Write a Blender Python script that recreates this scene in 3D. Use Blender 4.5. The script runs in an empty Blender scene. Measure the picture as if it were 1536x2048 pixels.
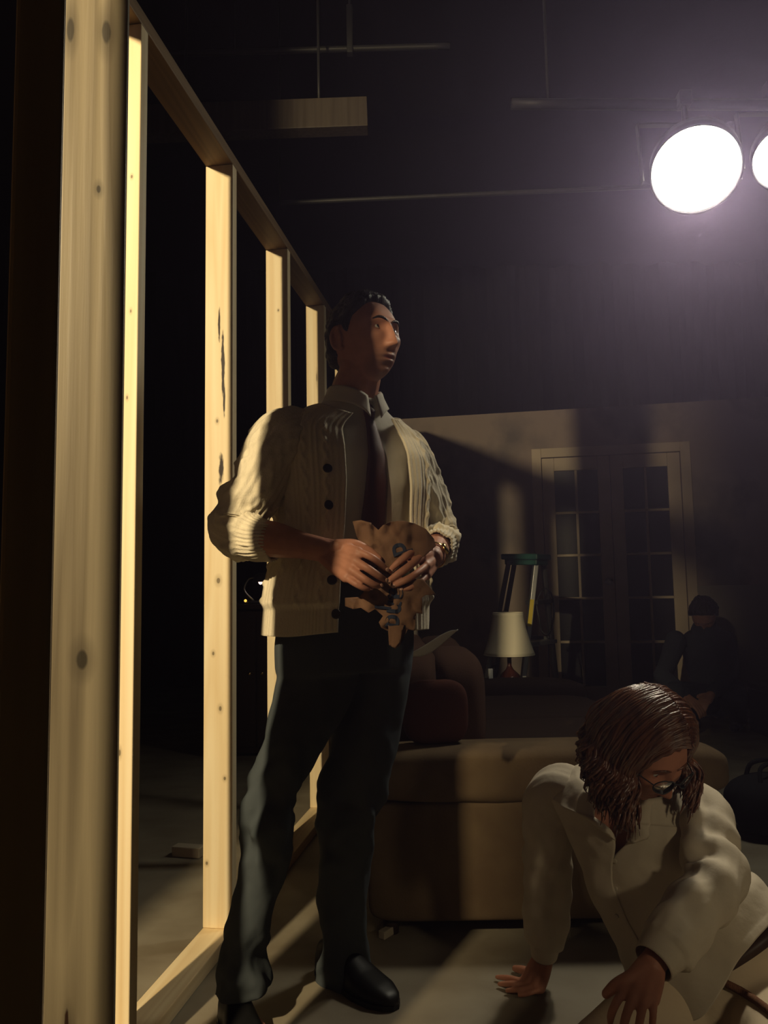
import bpy, bmesh, math, random
import numpy as np
from mathutils import Vector, Matrix, Quaternion
random.seed(7); np.random.seed(7)
C = bpy.context.scene.collection
SC = bpy.context.scene
R = math.radians

# ------------------------------------------------------------------ camera
W, H, FPX = 1536, 2048, 1600.0
PITCH, ROLL = R(5.5), R(1.0)
CAMPOS = np.array([0.0, 0.0, 1.0])
FW = np.array([0, math.cos(PITCH), math.sin(PITCH)])
_rt = np.array([1.0, 0, 0]); _up = np.cross(_rt, FW)
RT = _rt * math.cos(ROLL) - _up * math.sin(ROLL)
UP = _up * math.cos(ROLL) + _rt * math.sin(ROLL)
cam_d = bpy.data.cameras.new('camera'); cam = bpy.data.objects.new('camera', cam_d); C.objects.link(cam)
cam_d.sensor_fit = 'VERTICAL'; cam_d.sensor_height = 36.0; cam_d.lens = FPX / H * 36.0
cam_d.clip_start = 0.02; cam_d.clip_end = 100
cam.matrix_world = Matrix(((RT[0], UP[0], -FW[0], 0), (RT[1], UP[1], -FW[1], 0), (RT[2], UP[2], -FW[2], 1.0), (0, 0, 0, 1)))
SC.camera = cam
def P(px, py, y):      # the point of the place that stands at distance y along the view axis under a photo pixel
    d = FW + RT * (px - W / 2) / FPX + UP * (H / 2 - py) / FPX
    return CAMPOS + d * (y / d[1])

# ------------------------------------------------------------------ world, lamps, exposure
wd = bpy.data.worlds.new('world'); SC.world = wd; wd.use_nodes = True
wd.node_tree.nodes['Background'].inputs[0].default_value = (0.55, 0.5, 0.6, 1)
wd.node_tree.nodes['Background'].inputs[1].default_value = 0.0006
SC.view_settings.view_transform = 'Standard'; SC.view_settings.look = 'None'
SC.view_settings.exposure = 0.0; SC.view_settings.gamma = 1.0; SC.view_settings.use_curve_mapping = False
KEY_POS = Vector((-1.42, -0.95, 2.55)); KEY_AIM = Vector((0.0, 3.3, 1.1))
KEY_POWER = 640.0
BACK_POS = Vector(P(1392, 342, 3.0)); BACK_AIM = Vector((0.56, 1.1, 0.55))
BACK_POWER = 90.0
HAZE_DENSITY = 0.019
FILL_POS = Vector((1.75, -0.45, 1.55)); FILL_AIM = Vector((0.80, 1.78, 0.42)); FILL_POWER = 34.0
def spot(name, pos, aim, power, cone, blend, radius, color, parent=None):
    l = bpy.data.lights.new(name, 'SPOT'); o = bpy.data.objects.new(name, l); C.objects.link(o)
    l.energy = power; l.spot_size = R(cone); l.spot_blend = blend; l.shadow_soft_size = radius; l.color = color
    q = (Vector(aim) - Vector(pos)).to_track_quat('-Z', 'Y')
    o.matrix_world = Matrix.Translation(pos) @ q.to_matrix().to_4x4()
    return o
spot('key_lamp_light', KEY_POS, KEY_AIM, KEY_POWER, 80, 0.4, 0.035, (1.0, 0.785, 0.475))
spot('front_fill_light', FILL_POS, FILL_AIM, FILL_POWER, 26, 0.8, 0.10, (1.0, 0.80, 0.52))  # added fill spot, out of view, only to brighten the seated woman

# ------------------------------------------------------------------ helpers: noise
def _hash(ix, iy, iz, s):
    n = (ix * 374761393 + iy * 668265263 + iz * 2147483647 + s * 974634777) & 0xffffffff
    n = ((n ^ (n >> 13)) * 1274126177) & 0xffffffff
    n = n ^ (n >> 16)
    return (n & 0xffff) / 65535.0 * 2 - 1
def noise(p, s=0):
    p = np.asarray(p, float); i = np.floor(p).astype(np.int64); f = p - i; f = f * f * (3 - 2 * f)
    r = 0
    for dx in (0, 1):
        for dy in (0, 1):
            for dz in (0, 1):
                w = (f[..., 0] if dx else 1 - f[..., 0]) * (f[..., 1] if dy else 1 - f[..., 1]) * (f[..., 2] if dz else 1 - f[..., 2])
                r = r + w * _hash(i[..., 0] + dx, i[..., 1] + dy, i[..., 2] + dz, s)
    return r
def fbm(p, s=0, o=3):
    p = np.asarray(p, float)
    return sum(noise(p * 2 ** k, s + k) * 0.5 ** k for k in range(o))
def sstep(a, b, x):
    t = np.clip((np.asarray(x, float) - a) / (b - a), 0, 1); return t * t * (3 - 2 * t)
def nrm(v):
    v = np.asarray(v, float); return v / (np.linalg.norm(v, axis=-1, keepdims=True) + 1e-12)

# ------------------------------------------------------------------ helpers: objects
def tag(o, label=None, cat=None, group=None, kind=None):
    if label: o['label'] = label
    if cat: o['category'] = cat
    if group: o['group'] = group
    if kind: o['kind'] = kind
    return o
def thing(name, label, cat, loc=(0, 0, 0), rotz=0, group=None):
    o = bpy.data.objects.new(name, None); C.objects.link(o); o.empty_display_size = 0.1
    o.location = loc; o.rotation_euler = (0, 0, rotz)
    return tag(o, label, cat, group)
def origin_of(parent):
    m = Matrix.Identity(4); p = parent
    while p is not None:
        m = p.matrix_basis @ m; p = p.parent
    return m
def obj(name, verts, faces, mat, parent=None, smooth=True, world=True, origin=None, label=None, loc=None):
    """one mesh object; verts in world space when world (moved into the parent's space), else in the parent's space"""
    V = np.asarray(verts, float).reshape(-1, 3)
    me = bpy.data.meshes.new(name)
    if parent is not None and world:
        inv = np.array(origin_of(parent).inverted()); V = V @ inv[:3, :3].T + inv[:3, 3]
    o = bpy.data.objects.new(name, me); C.objects.link(o)
    if parent is not None: o.parent = parent
    if origin is None and loc is None and parent is None: origin = (V.min(0) + V.max(0)) / 2 * np.array([1, 1, 0]) + np.array([0, 0, V[:, 2].min()])
    if origin is not None:
        V = V - np.asarray(origin, float); o.location = origin
    if loc is not None: o.location = loc
    me.from_pydata(V.tolist(), [], [tuple(int(i) for i in f) for f in faces])
    me.update()
    if smooth: me.polygons.foreach_set('use_smooth', [True] * len(me.polygons))
    if mat: me.materials.append(mat)
    if label: o['label'] = label
    return o
def join(*ms):
    V, F, n = [], [], 0
    for v, f in ms:
        v = np.asarray(v, float).reshape(-1, 3); V.append(v); F += [tuple(i + n for i in q) for q in f]; n += len(v)
    return np.concatenate(V), F
def box(c, s, bev=0.0, rot=None):
    """bevelled box, centre c, full size s, optional 3x3 rot"""
    hx, hy, hz = [k / 2 for k in s]
    if bev <= 0:
        v = np.array([(x, y, z) for x in (-hx, hx) for y in (-hy, hy) for z in (-hz, hz)])
        f = [(0, 1, 3, 2), (4, 6, 7, 5), (0, 4, 5, 1), (2, 3, 7, 6), (0, 2, 6, 4), (1, 5, 7, 3)]
    else:
        bm = bmesh.new(); bmesh.ops.create_cube(bm, size=1.0)
        for q in bm.verts: q.co = Vector((q.co.x * s[0], q.co.y * s[1], q.co.z * s[2]))
        bmesh.ops.bevel(bm, geom=list(bm.edges), offset=bev, segments=2, affect='EDGES', profile=0.5)
        bm.verts.index_update()
        v = np.array([tuple(q.co) for q in bm.verts]); f = [tuple(q.index for q in fc.verts) for fc in bm.faces]; bm.free()
    if rot is not None: v = v @ np.asarray(rot, float).T
    return v + np.asarray(c, float), f
def rotz(a):
    c, s = math.cos(a), math.sin(a); return np.array([[c, -s, 0], [s, c, 0], [0, 0, 1.0]])
def bar(a, b, w, h, bev=0.002, up=(0, 0, 1)):
    """rectangular bar from a to b: w across, h along up"""
    a = np.asarray(a, float); b = np.asarray(b, float); d = b - a; L = np.linalg.norm(d); d = d / L
    s = np.cross(d, up)
    if np.linalg.norm(s) < 1e-6: s = np.array([1.0, 0, 0])
    s = nrm(s); u = np.cross(s, d)
    return box((a + b) / 2, (w, L, h), bev, np.stack([s, d, u], 1))
def crom(keys, n):
    """Catmull-Rom through rows of keys, n samples, evenly by key distance of the first three columns"""
    K = np.asarray(keys, float); m = len(K)
    if m == 2: return K[0] + (K[1] - K[0]) * np.linspace(0, 1, n)[:, None]
    d = np.linalg.norm(np.diff(K[:, :3], axis=0), axis=1); t = np.concatenate([[0], np.cumsum(d + 1e-6)])
    x = np.linspace(0, t[-1], n); out = np.empty((n, K.shape[1]))
    T = np.empty_like(K)
    T[1:-1] = (K[2:] - K[:-2]) / (t[2:] - t[:-2])[:, None]
    T[0] = (K[1] - K[0]) / (t[1] - t[0]); T[-1] = (K[-1] - K[-2]) / (t[-1] - t[-2])
    j = np.clip(np.searchsorted(t, x, side='right') - 1, 0, m - 2); h = (t[j + 1] - t[j]); s = (x - t[j]) / h
    s = s[:, None]; h = h[:, None]
    return (2 * s**3 - 3 * s**2 + 1) * K[j] + (s**3 - 2 * s**2 + s) * h * T[j] + (-2 * s**3 + 3 * s**2) * K[j + 1] + (s**3 - s**2) * h * T[j + 1]
def frames(Cn, ref):
    """transported frames along the centre line; ref is the wished X axis at the start"""
    T = nrm(np.gradient(Cn, axis=0)); X = np.empty_like(T); Y = np.empty_like(T)
    x = np.asarray(ref, float)
    for i in range(len(Cn)):
        x = x - T[i] * (x @ T[i]); x = x / (np.linalg.norm(x) + 1e-12); X[i] = x; Y[i] = np.cross(T[i], x)
    return T, X, Y
def rings(Cn, X, Y, a, b, m, e=2.0, th0=0.0, th1=2 * math.pi, disp=None, closed=True, th_off=None):
    """grid n x m of superellipse rings; disp(theta, v, P) adds along the outward direction"""
    n = len(Cn); th = np.linspace(th0, th1, m, endpoint=not closed)
    th = np.tile(th, (n, 1)) + (0 if th_off is None else np.asarray(th_off)[:, None])
    c, s = np.cos(th), np.sin(th)
    ce = np.sign(c) * np.abs(c) ** (2 / e); se = np.sign(s) * np.abs(s) ** (2 / e)
    G = Cn[:, None] + X[:, None] * (np.asarray(a)[:, None] * ce)[..., None] + Y[:, None] * (np.asarray(b)[:, None] * se)[..., None]
    if disp is not None:
        N = nrm(X[:, None] * c[..., None] + Y[:, None] * s[..., None])
        v = np.linspace(0, 1, n)[:, None] + 0 * th
        G = G + N * disp(th, v, G)[..., None]
    return G
def grid_mesh(G, closed=True, cap0=False, cap1=False, flip=False):
    n, m = G.shape[:2]; F = []
    for i in range(n - 1):
        for j in range(m if closed else m - 1):
            k = (j + 1) % m
            F.append((i * m + j, i * m + k, (i + 1) * m + k, (i + 1) * m + j))
    V = G.reshape(-1, 3)
    if cap0: F.append(tuple(range(m - 1, -1, -1)))
    if cap1: F.append(tuple((n - 1) * m + j for j in range(m)))
    if flip: F = [f[::-1] for f in F]
    return V, F
def limb(keys, n=16, m=14, ref=(1, 0.13, 0.07), flat=1.0, caps=True):
    """round tapered limb: keys (x,y,z,r); rounded ends"""
    K = crom(keys, n); Cn, r = K[:, :3], np.maximum(K[:, 3], 1e-4)
    if caps:
        T = nrm(np.gradient(Cn, axis=0)); A = np.array([0.02, 0.3, 0.6, 0.85])
        C0 = [Cn[0] - T[0] * r[0] * math.cos(t * math.pi / 2) for t in A]; r0 = [r[0] * math.sin(t * math.pi / 2) for t in A]
        C1 = [Cn[-1] + T[-1] * r[-1] * math.cos(t * math.pi / 2) for t in A[::-1]]; r1 = [r[-1] * math.sin(t * math.pi / 2) for t in A[::-1]]
        Tn = np.concatenate([np.tile(T[0], (4, 1)), T, np.tile(T[-1], (4, 1))])
        Cn = np.concatenate([C0, Cn, C1]); r = np.concatenate([r0, r, r1])
    T, X, Y = frames(Cn, ref)
    return grid_mesh(rings(Cn, X, Y, r, r * flat, m), True, True, True, flip=False)
def ellipsoid(c, s, rot=None, n=20, m=28):
    ph = np.linspace(0.02, math.pi - 0.02, n); th = np.linspace(0, 2 * math.pi, m, endpoint=False)
    G = np.stack([np.sin(ph)[:, None] * np.cos(th) * s[0], np.sin(ph)[:, None] * np.sin(th) * s[1], -np.cos(ph)[:, None] * s[2] + 0 * th], -1)
    if rot is not None: G = G @ np.asarray(rot, float).T
    return grid_mesh(G + np.asarray(c, float), True, True, True)
def lathe(prof, c=(0, 0, 0), m=32, cap0=True, cap1=True):
    p = np.asarray(prof, float); th = np.linspace(0, 2 * math.pi, m, endpoint=False)
    G = np.stack([p[:, :1] * np.cos(th), p[:, :1] * np.sin(th), p[:, 1:] + 0 * th], -1) + np.asarray(c, float)
    return grid_mesh(G, True, cap0, cap1)
def tube(pts, r, n=24, m=8):
    k = [tuple(p) + (r,) for p in pts]; return limb(k, n, m, caps=False)
from mathutils.bvhtree import BVHTree
def caster(*meshes):
    v, f = join(*meshes); return BVHTree.FromPolygons([Vector(q) for q in v], [tuple(int(i) for i in q) for q in f])
def cast(tree, px, py, fallback=2.0):
    d = FW + RT * (px - W / 2) / FPX + UP * (H / 2 - py) / FPX; d = Vector(d).normalized()
    loc, n, i, t = tree.ray_cast(Vector(CAMPOS), d)
    if loc is None: return P(px, py, fallback), -np.array(d)
    if n.dot(d) > 0: n = -n
    return np.array(loc), np.array(n)
def evaluated(v, f, mods):
    me = bpy.data.meshes.new('tmp'); me.from_pydata(np.asarray(v).tolist(), [], [tuple(int(i) for i in q) for q in f]); me.update()
    o = bpy.data.objects.new('tmp', me); C.objects.link(o)
    for t, kw in mods:
        md = o.modifiers.new(t, t)
        for k, val in kw.items(): setattr(md, k, val)
    dg = bpy.context.evaluated_depsgraph_get(); e = o.evaluated_get(dg)
    m2 = bpy.data.meshes.new_from_object(e)
    n = len(m2.vertices); V = np.empty(n * 3); m2.vertices.foreach_get('co', V)
    F = [tuple(p.vertices) for p in m2.polygons]
    bpy.data.objects.remove(o); bpy.data.meshes.remove(me); bpy.data.meshes.remove(m2)
    return V.reshape(-1, 3), F
def fuse(parts, voxel, smooth=4, fac=0.5):
    v, f = join(*parts)
    return evaluated(v, f, [('REMESH', dict(mode='VOXEL', voxel_size=voxel)), ('SMOOTH', dict(factor=fac, iterations=smooth))])
def solid(v, f, t):
    return evaluated(v, f, [('SOLIDIFY', dict(thickness=t, offset=-1.0))])

# ------------------------------------------------------------------ materials
def mat(name, col, rough=0.8, spec=0.3, metal=0.0, emit=None, bump=None, vary=None, sheen=0.0):
    """bump=(scale xyz, strength, distance); vary=(scale xyz, second colour, low, high)"""
    m = bpy.data.materials.new(name); m.use_nodes = True; N = m.node_tree.nodes; L = m.node_tree.links; b = N['Principled BSDF']
    b.inputs['Base Color'].default_value = (*col, 1); b.inputs['Roughness'].default_value = rough
    b.inputs['Specular IOR Level'].default_value = spec; b.inputs['Metallic'].default_value = metal
    if sheen: b.inputs['Sheen Weight'].default_value = sheen
    if emit: b.inputs['Emission Color'].default_value = (*emit[0], 1); b.inputs['Emission Strength'].default_value = emit[1]
    def noise_node(scale):
        tc = N.new('ShaderNodeTexCoord'); mp = N.new('ShaderNodeMapping'); no = N.new('ShaderNodeTexNoise')
        mp.inputs['Scale'].default_value = scale if hasattr(scale, '__len__') else (scale,) * 3
        no.inputs['Scale'].default_value = 1.0; no.inputs['Detail'].default_value = 6
        L.new(tc.outputs['Object'], mp.inputs[0]); L.new(mp.outputs[0], no.inputs['Vector']); return no
    if vary:
        no = noise_node(vary[0]); cr = N.new('ShaderNodeValToRGB')
        cr.color_ramp.elements[0].position = vary[2]; cr.color_ramp.elements[1].position = vary[3]
        cr.color_ramp.elements[0].color = (*col, 1); cr.color_ramp.elements[1].color = (*vary[1], 1)
        L.new(no.outputs['Fac'], cr.inputs[0]); L.new(cr.outputs[0], b.inputs['Base Color'])
    if bump:
        no = noise_node(bump[0]); bp = N.new('ShaderNodeBump'); bp.inputs['Strength'].default_value = bump[1]; bp.inputs['Distance'].default_value = bump[2]
        L.new(no.outputs['Fac'], bp.inputs['Height']); L.new(bp.outputs[0], b.inputs['Normal'])
    return m
def wood(name, light, dark, rough=0.55, knots=(), seed=0.0, bump=0.25, spec=0.3, streaks=()):
    """pale sawn timber, grain along local z; knots (x, z, rx, rz) and black pitch streaks (x, z, rx, rz) in metres on the broad face"""
    m = bpy.data.materials.new(name); m.use_nodes = True; N = m.node_tree.nodes; L = m.node_tree.links; b = N['Principled BSDF']
    b.inputs['Roughness'].default_value = rough; b.inputs['Specular IOR Level'].default_value = spec
    tc = N.new('ShaderNodeTexCoord'); sx = N.new('ShaderNodeSeparateXYZ'); L.new(tc.outputs['Object'], sx.inputs[0])
    def math_(op, a, b_=None, clamp=False):
        n = N.new('ShaderNodeMath'); n.operation = op; n.use_clamp = clamp
        for k, v in ((0, a), (1, b_)):
            if v is None: continue
            if isinstance(v, (int, float)): n.inputs[k].default_value = v
            else: L.new(v, n.inputs[k])
        return n.outputs[0]
    def nz(scale, det=4, off=0.0):
        mp = N.new('ShaderNodeMapping'); mp.inputs['Scale'].default_value = scale; mp.inputs['Location'].default_value = (seed + off, seed * 1.7 + off, seed * 0.6)
        no = N.new('ShaderNodeTexNoise'); no.inputs['Scale'].default_value = 1; no.inputs['Detail'].default_value = det
        L.new(tc.outputs['Object'], mp.inputs[0]); L.new(mp.outputs[0], no.inputs['Vector']); return no.outputs['Fac']
    def spots(lst, soft):
        tot = None; wob = nz((60, 60, 25), 3, 5.0)
        for (x, z, rx, rz) in lst:
            dx = math_('DIVIDE', math_('SUBTRACT', sx.outputs[0], x), rx); dz = math_('DIVIDE', math_('SUBTRACT', sx.outputs[2], z), rz)
            d = math_('SQRT', math_('ADD', math_('MULTIPLY', dx, dx), math_('MULTIPLY', dz, dz)))
            d = math_('ADD', d, math_('MULTIPLY', math_('SUBTRACT', wob, 0.5), soft))
            tot = d if tot is None else math_('MINIMUM', tot, d)
        return tot
    g1 = nz((42, 42, 1.1), 5); g2 = nz((9, 9, 0.35), 2, 3.0)
    ringsv = math_('FRACT', math_('MULTIPLY', g2, 9.0))
    ringsv = math_('ABSOLUTE', math_('SUBTRACT', ringsv, 0.5))
    grain = math_('ADD', math_('MULTIPLY', g1, 0.65), math_('MULTIPLY', ringsv, 0.5))
    cr = N.new('ShaderNodeValToRGB'); cr.color_ramp.elements[0].position = 0.30; cr.color_ramp.elements[1].position = 0.75
    cr.color_ramp.elements[0].color = (*light, 1); cr.color_ramp.elements[1].color = (*dark, 1)
    L.new(grain, cr.inputs[0]); out = cr.outputs[0]
    def over(fac, col, prev):
        mx = N.new('ShaderNodeMix'); mx.data_type = 'RGBA'; L.new(fac, mx.inputs['Factor']); L.new(prev, mx.inputs['A']); mx.inputs['B'].default_value = (*col, 1); return mx.outputs['Result']
    if knots:
        d = spots(knots, 0.35)
        halo = math_('SUBTRACT', 1.0, math_('MULTIPLY', math_('SUBTRACT', d, 0.9), 0.9), True)
        out = over(math_('MULTIPLY', halo, 0.45), [k * 0.55 for k in dark], out)
        core = math_('SUBTRACT', 1.0, math_('MULTIPLY', math_('SUBTRACT', d, 0.55), 4.0), True)
        out = over(math_('MULTIPLY', core, 0.85), [k * 0.22 for k in dark], out)
    if streaks:
        d = spots(streaks, 1.3); core = math_('SUBTRACT', 1.0, math_('MULTIPLY', math_('SUBTRACT', d, 0.5), 3.0), True)
        out = over(core, (0.02, 0.008, 0.004), out)
    L.new(out, b.inputs['Base Color'])
    bp = N.new('ShaderNodeBump'); bp.inputs['Strength'].default_value = bump; bp.inputs['Distance'].default_value = 0.002
    L.new(grain, bp.inputs['Height']); L.new(bp.outputs[0], b.inputs['Normal'])
    return m
PINE_L, PINE_D = (0.90, 0.76, 0.52), (0.76, 0.57, 0.32)
M = {
 'floor': mat('stage floor', (0.28, 0.245, 0.185), 0.62, 0.3, bump=((16, 22, 1), 0.35, 0.004), vary=((4, 5, 1), (0.19, 0.155, 0.11), 0.35, 0.70)),
 'black': mat('black drape', (0.012, 0.012, 0.014), 0.95, 0.1, bump=((6, 6, 0.5), 0.5, 0.05)),
 'ceiling': mat('black ceiling', (0.015, 0.014, 0.016), 0.9, 0.1, bump=((3, 3, 3), 0.4, 0.02)),
 'flat': mat('painted scenery flat', (0.33, 0.265, 0.235), 0.9, 0.1, vary=((1.6, 1.6, 1.3), (0.19, 0.165, 0.16), 0.48, 0.60)),
 'wainscot': mat('lower scenery panel', (0.30, 0.27, 0.24), 0.9, 0.1),
 'doorpaint': mat('cream door paint', (0.58, 0.47, 0.38), 0.55, 0.3, vary=((3, 3, 3), (0.44, 0.36, 0.29), 0.4, 0.7)),
 'glass': mat('dark glazing', (0.015, 0.015, 0.02), 0.3, 0.2),
 'brass': mat('brass', (0.75, 0.52, 0.2), 0.22, 0.5, 1.0),
 'steel': mat('brushed metal', (0.55, 0.55, 0.55), 0.3, 0.5, 1.0),
 'aluminium': mat('aluminium rail', (0.45, 0.46, 0.47), 0.45, 0.5, 0.9),
 'darkmetal': mat('blackened metal', (0.03, 0.03, 0.032), 0.5, 0.4),
 'green': mat('green ladder plastic', (0.012, 0.075, 0.065), 0.45, 0.4),
 'yellow': mat('yellow sticker', (0.55, 0.42, 0.04), 0.6, 0.3),
 'shade': mat('cream lampshade cloth', (0.72, 0.66, 0.52), 0.9, 0.1, bump=((300, 300, 300), 0.2, 0.001)),
 'ceramic': mat('dark glazed ceramic', (0.10, 0.03, 0.02), 0.15, 0.5),
 'darkwood': mat('dark wood', (0.035, 0.02, 0.012), 0.5, 0.35, bump=((4, 40, 40), 0.2, 0.002)),
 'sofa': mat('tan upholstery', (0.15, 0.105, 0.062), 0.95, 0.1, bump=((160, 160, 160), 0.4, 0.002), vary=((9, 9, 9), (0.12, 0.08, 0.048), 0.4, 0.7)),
 'sofa_shade': mat('shaded sofa cloth', (0.03, 0.018, 0.013), 0.95, 0.1, bump=((160, 160, 160), 0.4, 0.002)),  # shade on the seat and far arm put into the cloth colour
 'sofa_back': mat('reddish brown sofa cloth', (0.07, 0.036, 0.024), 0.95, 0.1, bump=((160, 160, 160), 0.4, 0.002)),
 'rust': mat('rust red pillow cloth', (0.075, 0.028, 0.02), 0.95, 0.1, bump=((150, 150, 150), 0.4, 0.002)),
 'paper': mat('white paper', (0.80, 0.80, 0.76), 0.7, 0.2),
 'skin': mat('skin', (0.52, 0.25, 0.16), 0.5, 0.3, bump=((260, 260, 260), 0.15, 0.001), vary=((40, 40, 40), (0.46, 0.20, 0.13), 0.4, 0.7)),
 'eye': mat('eye white', (0.65, 0.6, 0.55), 0.2, 0.5),
 'iris': mat('dark iris', (0.02, 0.012, 0.01), 0.1, 0.5),
 'lip': mat('lips', (0.36, 0.12, 0.09), 0.45, 0.3),
 'hair_dark': mat('dark brown hair', (0.016, 0.010, 0.007), 0.5, 0.35, bump=((220, 220, 60), 0.8, 0.004)),
 'hair_red': mat('reddish brown hair', (0.17, 0.060, 0.024), 0.24, 0.9, bump=((500, 500, 90), 0.5, 0.002), vary=((60, 60, 14), (0.085, 0.030, 0.013), 0.35, 0.65)),
 'cardigan': mat('cream cable knit', (0.70, 0.62, 0.47), 0.95, 0.1, bump=((260, 260, 200), 0.45, 0.003), sheen=0.2),
 'shirt': mat('white shirt cotton', (0.68, 0.63, 0.54), 0.85, 0.15, bump=((40, 40, 40), 0.25, 0.004)),
 'blouse': mat('cream blouse cotton', (0.56, 0.49, 0.38), 0.8, 0.15, bump=((28, 28, 28), 0.35, 0.006)),
 'tie': mat('maroon tie silk', (0.085, 0.025, 0.018), 0.6, 0.3, bump=((200, 200, 200), 0.2, 0.001)),
 'trousers': mat('slate trousers', (0.062, 0.073, 0.082), 0.9, 0.15, bump=((30, 30, 18), 0.3, 0.004)),
 'denim': mat('cream trousers', (0.66, 0.54, 0.38), 0.9, 0.1, bump=((120, 120, 120), 0.3, 0.002)),
 'leather': mat('black shoe leather', (0.007, 0.007, 0.007), 0.42, 0.25),
 'belt': mat('brown belt leather', (0.05, 0.025, 0.014), 0.5, 0.35),
 'rope': mat('brown cord', (0.16, 0.07, 0.035), 0.8, 0.2),
 'button': mat('dark horn button', (0.02, 0.016, 0.014), 0.3, 0.4),
 'pearl': mat('pearl button', (0.5, 0.44, 0.34), 0.4, 0.4),
 'bag': mat('brown paper', (0.20, 0.11, 0.065), 0.85, 0.15, bump=((50, 50, 50), 0.4, 0.004), vary=((25, 25, 25), (0.16, 0.085, 0.05), 0.4, 0.7)),
 'ink': mat('navy print', (0.022, 0.03, 0.055), 0.7, 0.2),
 'navy': mat('dark blue work cloth', (0.035, 0.042, 0.058), 0.95, 0.1),
 'lens': mat('hot lamp lens', (1, 1, 1), 0.4, 0.3, emit=((1.0, 0.93, 0.75), 40.0)),
 'plywood': mat('pale plywood scrap', (0.42, 0.36, 0.27), 0.7, 0.2),
 'beam': wood('old ceiling beam', (0.085, 0.068, 0.052), (0.05, 0.038, 0.028), seed=3.0),
}


# ================================================================== the place
def structure(name, v, f, m, label=None, cat=None, smooth=False, origin=None):
    o = obj(name, v, f, m, smooth=smooth, origin=origin); o['kind'] = 'structure'
    if label: o['label'] = label
    if cat: o['category'] = cat
    return o
fl = structure('floor', *box((0.8, 3.6, -0.05), (10.4, 13.6, 0.1)), M['floor'], 'pale scuffed stage floor in stripes of lamp light', 'floor')
structure('ceiling', *box((0.8, 3.6, 4.65), (10.4, 13.6, 0.1)), M['ceiling'], 'black ceiling high above the set', 'ceiling')
def drape(x0, y0, x1, y1, h, name, label):
    n = 140; t = np.linspace(0, 1, n); d = nrm(np.array([x1 - x0, y1 - y0])); q = np.array([-d[1], d[0]]); Ln = math.hypot(x1 - x0, y1 - y0)
    w = 0.05 * np.sin(t * Ln * 18) + 0.03 * np.sin(t * Ln * 7.3 + 1)
    a = np.stack([x0 + (x1 - x0) * t + q[0] * w, y0 + (y1 - y0) * t + q[1] * w], 1)
    G = np.zeros((2, n, 3)); G[:, :, :2] = a; G[1, :, 2] = h
    v, f = grid_mesh(G, False); v, f = solid(v, f, 0.012)
    structure(name, v, f, M['black'], label, 'wall')
drape(-4.1, 8.6, 5.7, 8.6, 4.55, 'wall_back', 'black drape hung behind the painted flat')
drape(-3.6, -2.9, -3.6, 8.4, 4.55, 'wall_left', 'black drape in the dark beyond the stud frame')
drape(5.5, 8.4, 5.5, -2.9, 4.55, 'wall_right', 'black drape along the dark right side')

# ---- stud frame on the left: wall line runs 8.6 degrees right of the view axis
DW = np.array([0.1499, 0.9887, 0.0]); NW = np.array([0.9887, -0.1499, 0.0])     # along the frame, towards the room
S2 = np.array([-0.543, 2.405, 0.0]); SP = 0.637; SW, ST = 0.089, 0.038; TOPZ = 2.335
ANG = math.atan2(NW[1], NW[0])
sw = thing('stud_wall_frame', 'open wall frame of pale pine studs running away behind the standing man', 'wall frame', tuple(S2), ANG)
def stud_mesh(h, w=SW, t=ST):
    v, f = box((w / 2, t / 2, h / 2), (w, t, h), 0.0025); return v, f
SLIVER = [(0.030, 0.62, 0.006, 0.010), (0.056, 0.80, 0.005, 0.008), (0.02, 1.42, 0.006, 0.010)]
specs = {  # index along the frame -> (knots, streaks)
 -3: ([], []), -1: ([], []),
 0: ([(0.052, 2.22, 0.004, 0.012), (0.07, 1.92, 0.0035, 0.006), (0.072, 1.6, 0.003, 0.006), (0.066, 1.4, 0.003, 0.006), (0.05, 1.02, 0.003, 0.006), (0.06, 0.62, 0.004, 0.01)], []),
 1: ([(0.052, 0.62, 0.006, 0.010), (0.066, 0.42, 0.005, 0.007), (0.012, 0.18, 0.005, 0.007), (0.03, 0.78, 0.005, 0.008), (0.045, 0.995, 0.008, 0.012), (0.040, 1.48, 0.005, 0.008)],
     [(0.058, 1.66, 0.0075, 0.15), (0.046, 1.78, 0.0055, 0.07), (0.062, 1.54, 0.005, 0.06), (0.052, 1.33, 0.0115, 0.065), (0.054, 1.23, 0.004, 0.04)]),
 2: ([(0.05, 2.05, 0.004, 0.006), (0.03, 1.02, 0.007, 0.010), (0.055, 0.88, 0.006, 0.01)], []),
 3: ([(0.05, 1.95, 0.004, 0.03)], []), 4: ([], [])}
for k, (kn, stx) in specs.items():
    mw = wood('pine stud %d' % (k + 4), PINE_L, PINE_D, 0.5, kn, seed=2.7 * k + 9, streaks=stx)
    v, f = stud_mesh(TOPZ - ST)
    off = (k - 1) * SP
    o = obj('stud', v + [0, 0, 0], f, mw, sw, world=False, smooth=False, loc=(0.027 if k == -1 else 0, off, ST + 0.0005))
y0, y1 = -3.4 * SP - 1.0 * SP, 3.2 * SP
plate_shade = wood('shaded pine top plate', (0.24, 0.15, 0.075), (0.15, 0.09, 0.045), 0.6, seed=6.0)  # same pine darkened, the shade under the top put into its colour
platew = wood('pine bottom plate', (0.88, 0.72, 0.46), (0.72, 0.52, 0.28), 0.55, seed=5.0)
def plate(name, z, platew):
    v, f = box((0, 0, 0), (SW, ST, y1 - y0), 0.0025)
    Rm = np.array([[1.0, 0, 0], [0, 0, 1], [0, -1, 0]])       # local z runs along the frame so the grain does too
    o = obj(name, v, f, platew, sw, world=False, smooth=False, loc=(SW / 2, (y0 + y1) / 2, z + ST / 2)); o.rotation_euler = (R(-90), 0, 0)
    return o
plate('bottom_plate', 0.0, platew); plate('top_plate', TOPZ + 0.0005, plate_shade)

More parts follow.
